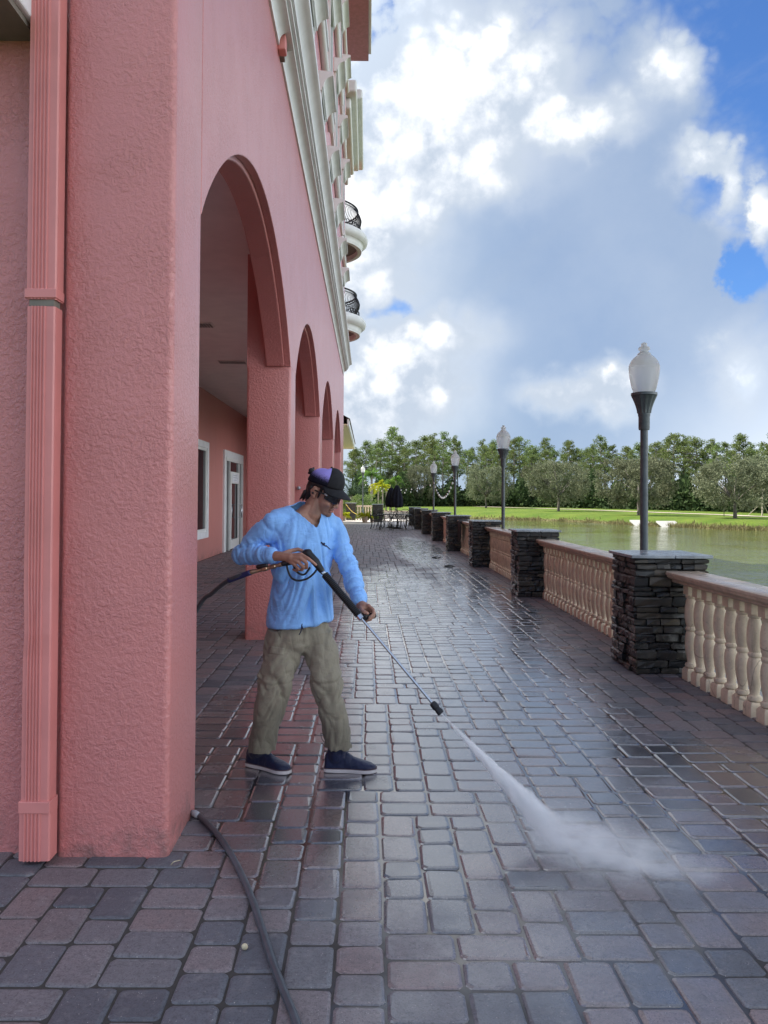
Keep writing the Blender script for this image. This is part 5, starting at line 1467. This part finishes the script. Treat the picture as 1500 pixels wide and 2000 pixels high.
for i, (px, Y, top, lb) in enumerate(((775.5, 40.0, 2.26, 'nearer closed black patio umbrella, the wider of two'), (764, 41.2, 2.16, 'closed black patio umbrella half hidden behind the wider one'))):
    x = U(px, 1000, Y).x; t = thing('patio_umbrella', (x, Y, 0), lb, 'umbrella', 'closed black umbrellas')
    MB().lathe([(.022, 0), (.022, top + .05), (.03, top + .06), (.012, top + .12)], 10, (x, Y, 0)).build('pole', M['iron'], t, True)
    MB().lathe([(.26, 0.0), (.26, .05), (.05, .09), (.04, .2)], 16, (x, Y, 0)).build('base', M['iron'], t, True)
    n = 48; rs = []
    for k in range(13):
        u = k / 12; z = top - u * (top - 1.12); r = .05 + .19 * math.sin(PI * min(1, u * .72 + .02)) ** .8 + .05 * u
        rs.append([(x + r * (1 + .13 * math.sin(8 * 2 * PI * j / n + u * 2) + .05 * math.sin(j * 5.1)) * math.cos(2 * PI * j / n), Y + r * (1 + .13 * math.sin(8 * 2 * PI * j / n + u * 2)) * math.sin(2 * PI * j / n), z + .03 * math.sin(j * 1.3) * u) for j in range(n)])
    MB().rings(rs).build('canopy', M['canvas'], t, True)

# ------------------------------------------------------------------ trees and plants
def rot_cloud(n, c, rad, jitter=1.0):
    d = rng.normal(size=(n, 3)); d /= np.linalg.norm(d, axis=1)[:, None]
    return np.array(c) + d * (rng.random(n) ** 0.45)[:, None] * np.array(rad) * jitter
def trunk_mesh(name, pts, radii, branches=(), mat=None):
    mb = MB(); mb.tube(pts, radii, 9)
    for bp, br in branches: mb.tube(bp, br, 6)
    return mb.mesh(name, mat or M['bark'], True)
def oak_meshes(seed):
    r = random.Random(seed); global rng
    rng = np.random.default_rng(seed + 50)
    C = []; br = []
    for k in range(230):                       # unit tree: crown radius 1 wide, total height about 1.45
        a = r.uniform(0, 2 * PI); v = r.uniform(-1, 1); rr_ = r.uniform(.45, 1.0) ** .6
        x, y = math.cos(a) * rr_ * math.sqrt(1 - (v * .75) ** 2), math.sin(a) * rr_ * math.sqrt(1 - (v * .75) ** 2)
        bump_ = 1 + .16 * math.sin(3 * a + seed) + .10 * math.sin(5 * a + 2 * seed)
        z = .78 + v * (.54 if v > 0 else .58) * (1 - .22 * rr_ * rr_) * (1 + .12 * math.sin(2 * a + seed * 2))
        c = (x * bump_, y * bump_, z)
        s = r.uniform(.10, .20)
        C.append(rot_cloud(60, c, (s, s, s * .75)))
        if k % 16 == 0 and c[2] > .6: br.append(([(0, 0, .36), (c[0] * .4, c[1] * .4, .36 + (c[2] - .36) * .55), (c[0] * .8, c[1] * .8, c[2])], [.026, .014, .004]))
    C = np.concatenate(C); sz = rng.uniform(.034, .070, len(C))
    crown = quads('crown', C, sz, M['oak'], .7)
    tr = trunk_mesh('trunk', [(0, 0, -.06), (.01, 0, .12), (-.005, .01, .26), (.01, 0, .42), (.0, .0, .75)], [.055, .042, .038, .034, .015], br)
    return crown, tr
def pine_meshes(seed):
    r = random.Random(seed); global rng
    rng = np.random.default_rng(seed + 90)
    C, S_, br = [], [], []; lean = r.uniform(-.03, .03)
    nb = r.randint(18, 34); h0 = r.uniform(.42, .66); wd = r.uniform(.7, 1.25)
    for k in range(nb):                        # unit tree: height 1
        u = k / (nb - 1); z = h0 + (1 - h0) * u; a = k * 2.4 + r.uniform(-.6, .6)
        L = (.155 * wd * math.sin(PI * min(.97, u * .85 + .16)) + .02) * r.uniform(.35, 1.35)
        tip = (lean * z + math.cos(a) * L, math.sin(a) * L, z + r.uniform(-.01, .035))
        br.append(([(lean * z, 0, z - .02), (lean * z + math.cos(a) * L * .6, math.sin(a) * L * .6, z - .012), tip], [.006, .004, .002]))
        s = r.uniform(.030, .070); C.append(rot_cloud(int(1900 * s), tip, (s * 1.15, s * 1.15, s * .8)))
        if r.random() < .6: C.append(rot_cloud(40, (lean * z + math.cos(a) * L * .5, math.sin(a) * L * .5, z), (s * .9, s * .9, s * .5)))
    C.append(rot_cloud(90, (lean, 0, .985), (.045, .045, .035)))
    C = np.concatenate(C); crown = quads('crown', C, rng.uniform(.014, .030, len(C)), M['pine'], .5)
    tr = trunk_mesh('trunk', [(0, 0, -.03), (lean * .5, 0, .5), (lean, 0, .97)], [.014, .010, .003], br)
    return crown, tr
def tree(name, crown, tr, loc, s, sz, rz, label, cat, group):
    t = thing(name, loc, label, cat, group, rz); t.scale = (s, s, sz)
    link('crown', crown, t); link('trunk', tr, t); return t
OK = [oak_meshes(s) for s in (1, 2, 3, 4)]
PN = [pine_meshes(s) for s in range(1, 9)]
def gz(x, y): return float(terrain_z(np.array([[x, y]]))[0])
def at_px(px, py):
    z = 0.1
    for _ in range(6):
        p = G(px, py, z); z = gz(p.x, p.y)
    return p
oaks = [(949, 992.3, 92, 906, 'rounded oak on the far lawn left of the second lamp post'), (1050, 988.5, 80, 902, 'oak set back behind the widest oak near the middle of the far lawn'), (1091, 998.6, 118, 894, 'broad grey-green oak alone on the far lawn, right of the second lamp post'),
        (1247, 1006.3, 150, 889, 'broad oak on the far lawn with its trunk beside the tallest lamp post'), (1436, 1012.5, 172, 893, 'large spreading oak at the right, its trunk forked near the ground'), (824, 989, 66, 905, 'oak on the far lawn behind the third and fourth lamp posts'),
        (1515, 1003, 120, 885, 'oak cut off by the right edge of the picture'),
        (775, 986, 60, 912, 'small oak far back above the closed umbrellas')]
for i, (px, py, w, top, lb) in enumerate(oaks):
    p = at_px(px, py); wpx = w * p.y / 1500; hz = 1.58 + (973 + (px - 718) * ROLL - top) * p.y / 1500 - p.z
    c, t_ = OK[i % 4]; s = wpx / 2.1
    tree('oak_tree', c, t_, (p.x, p.y, p.z - .02), s, hz / 1.36, i * 1.9, lb, 'tree', 'oaks on the far lawn')
def woodY(px): return np.interp(px, [650, 760, 900, 1050, 1250, 1500, 1700], [120, 140, 146, 140, 118, 93, 80])
pr = random.Random(21)
pins = []
tops = [(690, 868), (700, 880), (712, 862), (728, 872), (745, 866), (762, 848), (775, 852), (788, 858), (800, 862), (815, 866), (828, 850), (840, 847), (850, 862), (862, 849), (874, 866), (885, 858), (898, 872), (911, 868), (925, 878), (938, 868), (950, 874), (962, 861), (974, 866),
        (988, 863), (1000, 868), (1012, 862), (1022, 864), (1034, 872), (1046, 864), (1060, 862), (1070, 874), (1082, 864), (1095, 862), (1110, 858), (1122, 856), (1135, 852), (1150, 851), (1162, 853), (1172, 858), (1184, 866), (1196, 862), (1210, 866), (1222, 864), (1236, 868), (1250, 862), (1266, 866),
        (1280, 856), (1294, 858), (1306, 862), (1318, 858), (1330, 864), (1345, 858), (1360, 862), (1372, 858), (1388, 864), (1402, 860), (1416, 858), (1430, 862), (1445, 856), (1458, 858), (1470, 860), (1484, 852), (1496, 846), (1512, 844), (1530, 850)]
for i, (px, top) in enumerate(tops):
    for q in range(2 if i % 3 == 0 else 1):
        x_ = px + pr.uniform(-5, 5); Y = float(woodY(x_)) + pr.uniform(6, 40) + q * 12
        tp = top + pr.choice((-6, -3, 0, 4, 10, 18, 27)) + pr.uniform(-3, 3) + q * pr.uniform(3, 22)
        g = U(x_, 973, Y); z0 = gz(g.x, Y); h = 1.58 + (973 + (x_ - 718) * ROLL - tp) * Y / 1500 - z0
        c, t_ = PN[(i * 3 + q * 5) % 8]
        tree('pine_tree', c, t_, (g.x, Y, z0 - .05), h * pr.uniform(.75, 1.25), h, pr.uniform(0, 6.28), 'tall slender pine in the wood behind the far lawn', 'tree', 'pines in the far wood')
# dark undergrowth of the wood: nobody could count it
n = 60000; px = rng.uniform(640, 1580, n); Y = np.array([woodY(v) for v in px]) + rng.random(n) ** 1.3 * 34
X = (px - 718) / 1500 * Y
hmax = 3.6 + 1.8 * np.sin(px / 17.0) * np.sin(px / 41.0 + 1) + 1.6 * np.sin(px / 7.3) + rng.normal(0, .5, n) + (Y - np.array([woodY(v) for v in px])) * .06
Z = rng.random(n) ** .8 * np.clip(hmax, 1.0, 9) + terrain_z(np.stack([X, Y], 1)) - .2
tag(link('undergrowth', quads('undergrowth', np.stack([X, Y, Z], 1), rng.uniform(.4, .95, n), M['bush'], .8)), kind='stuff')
# reeds along the far shoreline
n = 9000; i = rng.integers(1, len(SH) - 4, n); u = rng.random(n)
B = SH[i] + (SH[i + 1] - SH[i]) * u[:, None] + rng.normal(0, .45, (n, 2)) + np.array([.25, .35]); B = B[(B[:, 0] > 3.6)]
zz = terrain_z(B); h = rng.uniform(.06, .26, len(B)) * (0.4 + (np.sin(B[:, 0] * 1.7) * np.sin(B[:, 1] * .9) > -.1)); w = rng.uniform(.02, .07, len(B)); a = rng.uniform(0, PI, len(B))
dx, dy = np.cos(a) * w, np.sin(a) * w; lx, ly = rng.normal(0, .08, (2, len(B)))
V = np.stack([np.stack([B[:, 0] - dx, B[:, 1] - dy, zz], 1), np.stack([B[:, 0] + dx, B[:, 1] + dy, zz], 1), np.stack([B[:, 0] + lx + dx * .2, B[:, 1] + ly, zz + h], 1), np.stack([B[:, 0] + lx - dx * .2, B[:, 1] + ly, zz + h], 1)], 1).reshape(-1, 3)
tag(link('reeds', raw_quads('reeds', V, M['reed'], rng.random(len(B)))), kind='stuff')
# two pale slabs at the waterline
for (x0, x1, y_, lb) in ((1244, 1278, 1026.6, 'left pale concrete slab at the far waterline, beside the tall lamp post'), (1297, 1335, 1029, 'right pale concrete slab at the far waterline')):
    a, b = G(x0, y_, WZ), G(x1, y_, WZ); d = (b - a); d.z = 0; dn = d.normalized(); nrm = Vector((-dn.y, dn.x, 0))
    vs = [a + Vector((0, 0, -.2)), b + Vector((0, 0, -.2)), b + nrm * 1.3 + Vector((0, 0, .34)), a + nrm * 1.3 + Vector((0, 0, .34))]
    o = MB().rings([[v - nrm * 0 for v in vs], [v + Vector((0, 0, .14)) for v in vs]]).build('outfall_slab', M['plank'], None, bevel=.02)
    tag(o, lb, 'slab', 'concrete slabs at the waterline')
# young tree with stakes at the far right, and a bare sapling
p = at_px(1489, 1007); t = thing('staked_tree', p, 'young tree propped by wooden stakes on the lawn at the right edge', 'tree')
MB().tube([p, p + Vector((0, 0, 1.6)), p + Vector((.1, 0, 3.2))], [.09, .07, .03], 7).build('trunk', M['palmtrunk'], t, True)
for a in (2.6, 4.2, 0.6):
    MB().tube([p + Vector((1.35 * math.cos(a), 1.35 * math.sin(a), 0)), p + Vector((.05 * math.cos(a), .05 * math.sin(a), 1.35))], .035, 6).build('stake', M['wood'], t)
o = link('crown', quads('crown', rot_cloud(500, (0, 0, 3.2), (1.1, 1.1, 1.0)), rng.uniform(.1, .22, 500), M['oak'], .7), t)
p = at_px(1414, 1009); t = thing('sapling', p, 'thin bare sapling on the lawn left of the large spreading oak trunk', 'tree')
MB().tube([p, p + Vector((.02, 0, 1.0)), p + Vector((-.05, 0, 2.4))], [.04, .03, .012], 6).build('trunk', M['bark'], t, True)
link('crown', quads('crown', rot_cloud(260, (0, 0, 2.5), (.5, .5, .6)), rng.uniform(.08, .16, 260), M['oak'], .7), t)

# palms
def frond_verts(L, az, el, droop, nleaf, lw, ll, twist=0.4):
    """leaflets along an arching rib; returns quads (n*4,3)"""
    V = []; d = Vector((math.cos(az), math.sin(az), 0)); sdv_ = Vector((-math.sin(az), math.cos(az), 0))
    for k in range(nleaf):
        u = (k + .5) / nleaf; s = L * u
        p = d * (s * math.cos(el) * (1 - .15 * u)) + Vector((0, 0, s * math.sin(el) - droop * L * u * u))
        for sg in (-1, 1):
            l = ll * math.sin(PI * min(.96, .12 + u * .86)) * random.uniform(.8, 1.15)
            tip = p + sdv_ * (sg * l * .80) + d * (l * .45) + Vector((0, 0, -l * twist * random.uniform(.4, 1.4)))
            w = d * (lw * .5); V += [p - w, p + w, tip + w * .25, tip - w * .25]
    return V
def palm(name, loc, h, nf, L, ll, mat, label, cat, group=None, el=(0.1, 1.2), droop=.5, r0=.12, lw=.05, nleaf=16):
    t = thing(name, loc, label, cat, group); V = []
    for k in range(nf):
        az = k * 2.399 + random.uniform(-.3, .3); e = random.uniform(*el)
        V += [v + Vector((0, 0, h)) for v in frond_verts(L * random.uniform(.8, 1.1), az, e, droop * random.uniform(.7, 1.3), nleaf, lw, ll)]
    V = np.array([v[:] for v in V]); link('crown', raw_quads('crown', V, mat, np.repeat(rng.random(len(V) // 8 + 1), 2)[:len(V) // 4]), t)
    l0 = Vector(loc)
    if h > .3: MB().tube([l0 + Vector((0, 0, -.1)), l0 + Vector((random.uniform(-.05, .05), 0, h * .5)), l0 + Vector((0, 0, h + .05))], [r0, r0 * .8, r0 * .7], 9).build('trunk', M['palmtrunk'], t, True)
    return t
def gx(px, Y): return U(px, 973, Y).x
palm('date_palm', (gx(687, 84), 84, 0), 1.9, 46, 3.1, .55, M['datep'], 'grey-green date palm with long arching fronds beside the yellow building', 'palm', None, (-.1, 1.45), .35, .25, .05, 22)
palm('cabbage_palm', (gx(726, 88), 88, 0), 4.3, 34, 1.9, .6, M['palmg'], 'tall palm with a round green crown left of the golden palms', 'palm', None, (-.5, 1.3), .5, .16, .07, 14)
GP = [(739, 76, 3.0, 'areca', 'golden yellow palm, leftmost of the palm clump'), (747, 74, 2.8, 'areca', 'golden yellow palm, second from the left in the palm clump'), (754, 80, 3.0, 'palmg', 'yellow-green palm in the middle of the palm clump'),
      (762, 78, 3.2, 'palmg', 'green palm right of the middle of the palm clump'), (773, 80, 3.6, 'palmg', 'tallest green palm, rightmost of the clump above the umbrellas')]
for px, Y, h, mt, lb in GP: palm('garden_palm', (gx(px, Y), Y, -.06), h, 26, 1.35, .42, M[mt], lb, 'palm', 'clump of palms behind the patio', (-.2, 1.3), .85, .085, .05, 14)
# shrubs behind the far garden wall
for i, (px, Y, w, h, lb) in enumerate(((690, 62, 1.1, 2.2, 'bright green leafy shrub beside the yellow building'), (708, 63, 1.2, 2.3, 'bright green leafy shrub round the foot of the farthest lamp post'), (728, 64, 1.0, 1.5, 'lower green shrub left of the golden palms'), (678, 60, .8, 1.7, 'narrow green shrub against the yellow building corner'))):
    x = gx(px, Y); t = thing('shrub', (x, Y, 0), lb, 'shrub', 'shrubs behind the far garden wall')
    C = np.concatenate([rot_cloud(70, (random.uniform(-w, w) * .7, random.uniform(-w, w) * .6, random.uniform(.25, h * .85)), (.35, .35, .3)) for _ in range(22)])
    C[:, 2] = np.abs(C[:, 2]); link('foliage', quads('foliage', C, rng.uniform(.08, .2, len(C)), M['shrub'], .5), t)
    mb = MB()
    for k in range(5): mb.tube([(x, Y, -.05), (x + random.uniform(-w, w) * .5, Y + random.uniform(-.3, .3), h * .7)], [.03, .012], 5)
    mb.build('stems', M['bark'], t)
# low garden wall: two stone piers and a short balustrade between, pots with yellow palms, rope
def small_pier(x0, x1, Y, h, label):
    t = thing('stone_pier', ((x0 + x1) / 2, Y + .3, 0), label, 'pier', 'stone piers of the far garden wall')
    MB().box(x0 + .04, x1 - .04, Y + .04, Y + .56, -.05, h).build('core', M['mortar'], t)
    rr = random.Random(int(x0 * 100)); V, Fa, tn = [], [], []; z = 0
    while z < h - .02:
        hh = min(rr.uniform(.06, .11), h - z)
        for fc in range(2):
            u = x0
            while u < x1 - .03:
                L = min(rr.uniform(.1, .26), x1 - u); y = Y + rr.uniform(-.015, .015) if fc == 0 else Y + .48
                b = MB().box(u, u + L - .008, y, y + .12, z, z + hh - .006); k = len(V); V += b.v; Fa += [tuple(i + k for i in f) for f in b.f]; tn += [rr.uniform(.3, 1)] * 6; u += L
        z += hh
    inv = wloc(t).inverted(); me = bpy.data.meshes.new('stones'); me.from_pydata([tuple(inv @ Vector(v)) for v in V], [], Fa); me.materials.append(M['stone'])
    me.attributes.new('tint', 'FLOAT', 'FACE').data.foreach_set('value', np.array(tn, np.float32)); tag(link('stones', me, t), kind='stuff')
    MB().box(x0 - .06, x1 + .06, Y - .06, Y + .66, h + .001, h + .05).build('cap_slab', M['slate'], t, bevel=.006)
small_pier(gx(676, 55), gx(695, 55), 55, 1.2, 'stone pier of the far garden wall beside the yellow building')
small_pier(gx(728, 51), gx(748, 51), 51, 1.15, 'stone pier of the far garden wall behind the right potted palm')
t = thing('balustrade', (gx(711, 55), 55.2, 0), 'short pale balustrade of the far garden wall between two stone piers', 'balustrade')
x0, x1 = gx(696, 55.2), gx(727, 55.2)
MB().box(x0, x1, 55.08, 55.36, .95, 1.06).build('rail', M['rail'], t, bevel=.01)
k = 0
while x0 + .1 + k * .19 < x1: link('baluster', bal_lo, t, (x0 + .1 + k * .19 - t.location.x, .02, 0), (0, 0, 0), (1, 1, 1.13)); k += 1
t = thing('low_wall', ((gx(750, 60) + 3.2) / 2, 60, 0), 'low pale wall beyond the patio tables at the edge of the lake', 'wall')
MB().box(gx(750, 60), 3.2, 60, 60.3, -.3, .55).build('wall_base', M['plank'], t, bevel=.02)
MB().box(gx(750, 60) - .04, 3.24, 59.95, 60.35, .551, .62).build('coping', M['rail'], t, bevel=.01)
for px, Y, mt, s, lb in ((713, 49.6, 'areca', 1.0, 'terracotta pot with a yellow-tipped palm in front of the far garden wall'), (671.5, 53.5, 'areca', .85, 'potted yellow palm at the corner of the yellow building'), (727, 50.2, 'palmg', .7, 'small potted green palm beside the larger potted palm')):
    x = gx(px, Y); t = palm('potted_palm', (x, Y, 0), .42 * s, 26, .95 * s, .34, M[mt], lb, 'potted plant', 'potted palms at the end of the terrace', (.3, 1.4), .75, .03, .04, 12)
    MB().lathe([(.15 * s, 0), (.20 * s, .36 * s), (.225 * s, .37 * s), (.225 * s, .43 * s), (.19 * s, .43 * s), (.19 * s, .38 * s), (.02, .38 * s)], 18, (x, Y, 0)).build('pot', M['pot'], t, True, sharp=35)
a, b = Vector((gx(676, 54.8), 54.8, 1.12)), Vector((gx(699, 54.2), 54.2, .40))
o = MB().tube(spline([a, a.lerp(b, .5) + Vector((0, 0, -.12)), b], 8), .022, 6).build('rope', M['rope'], None, True); tag(o, 'yellow rope hanging down across the left far stone pier', 'rope')
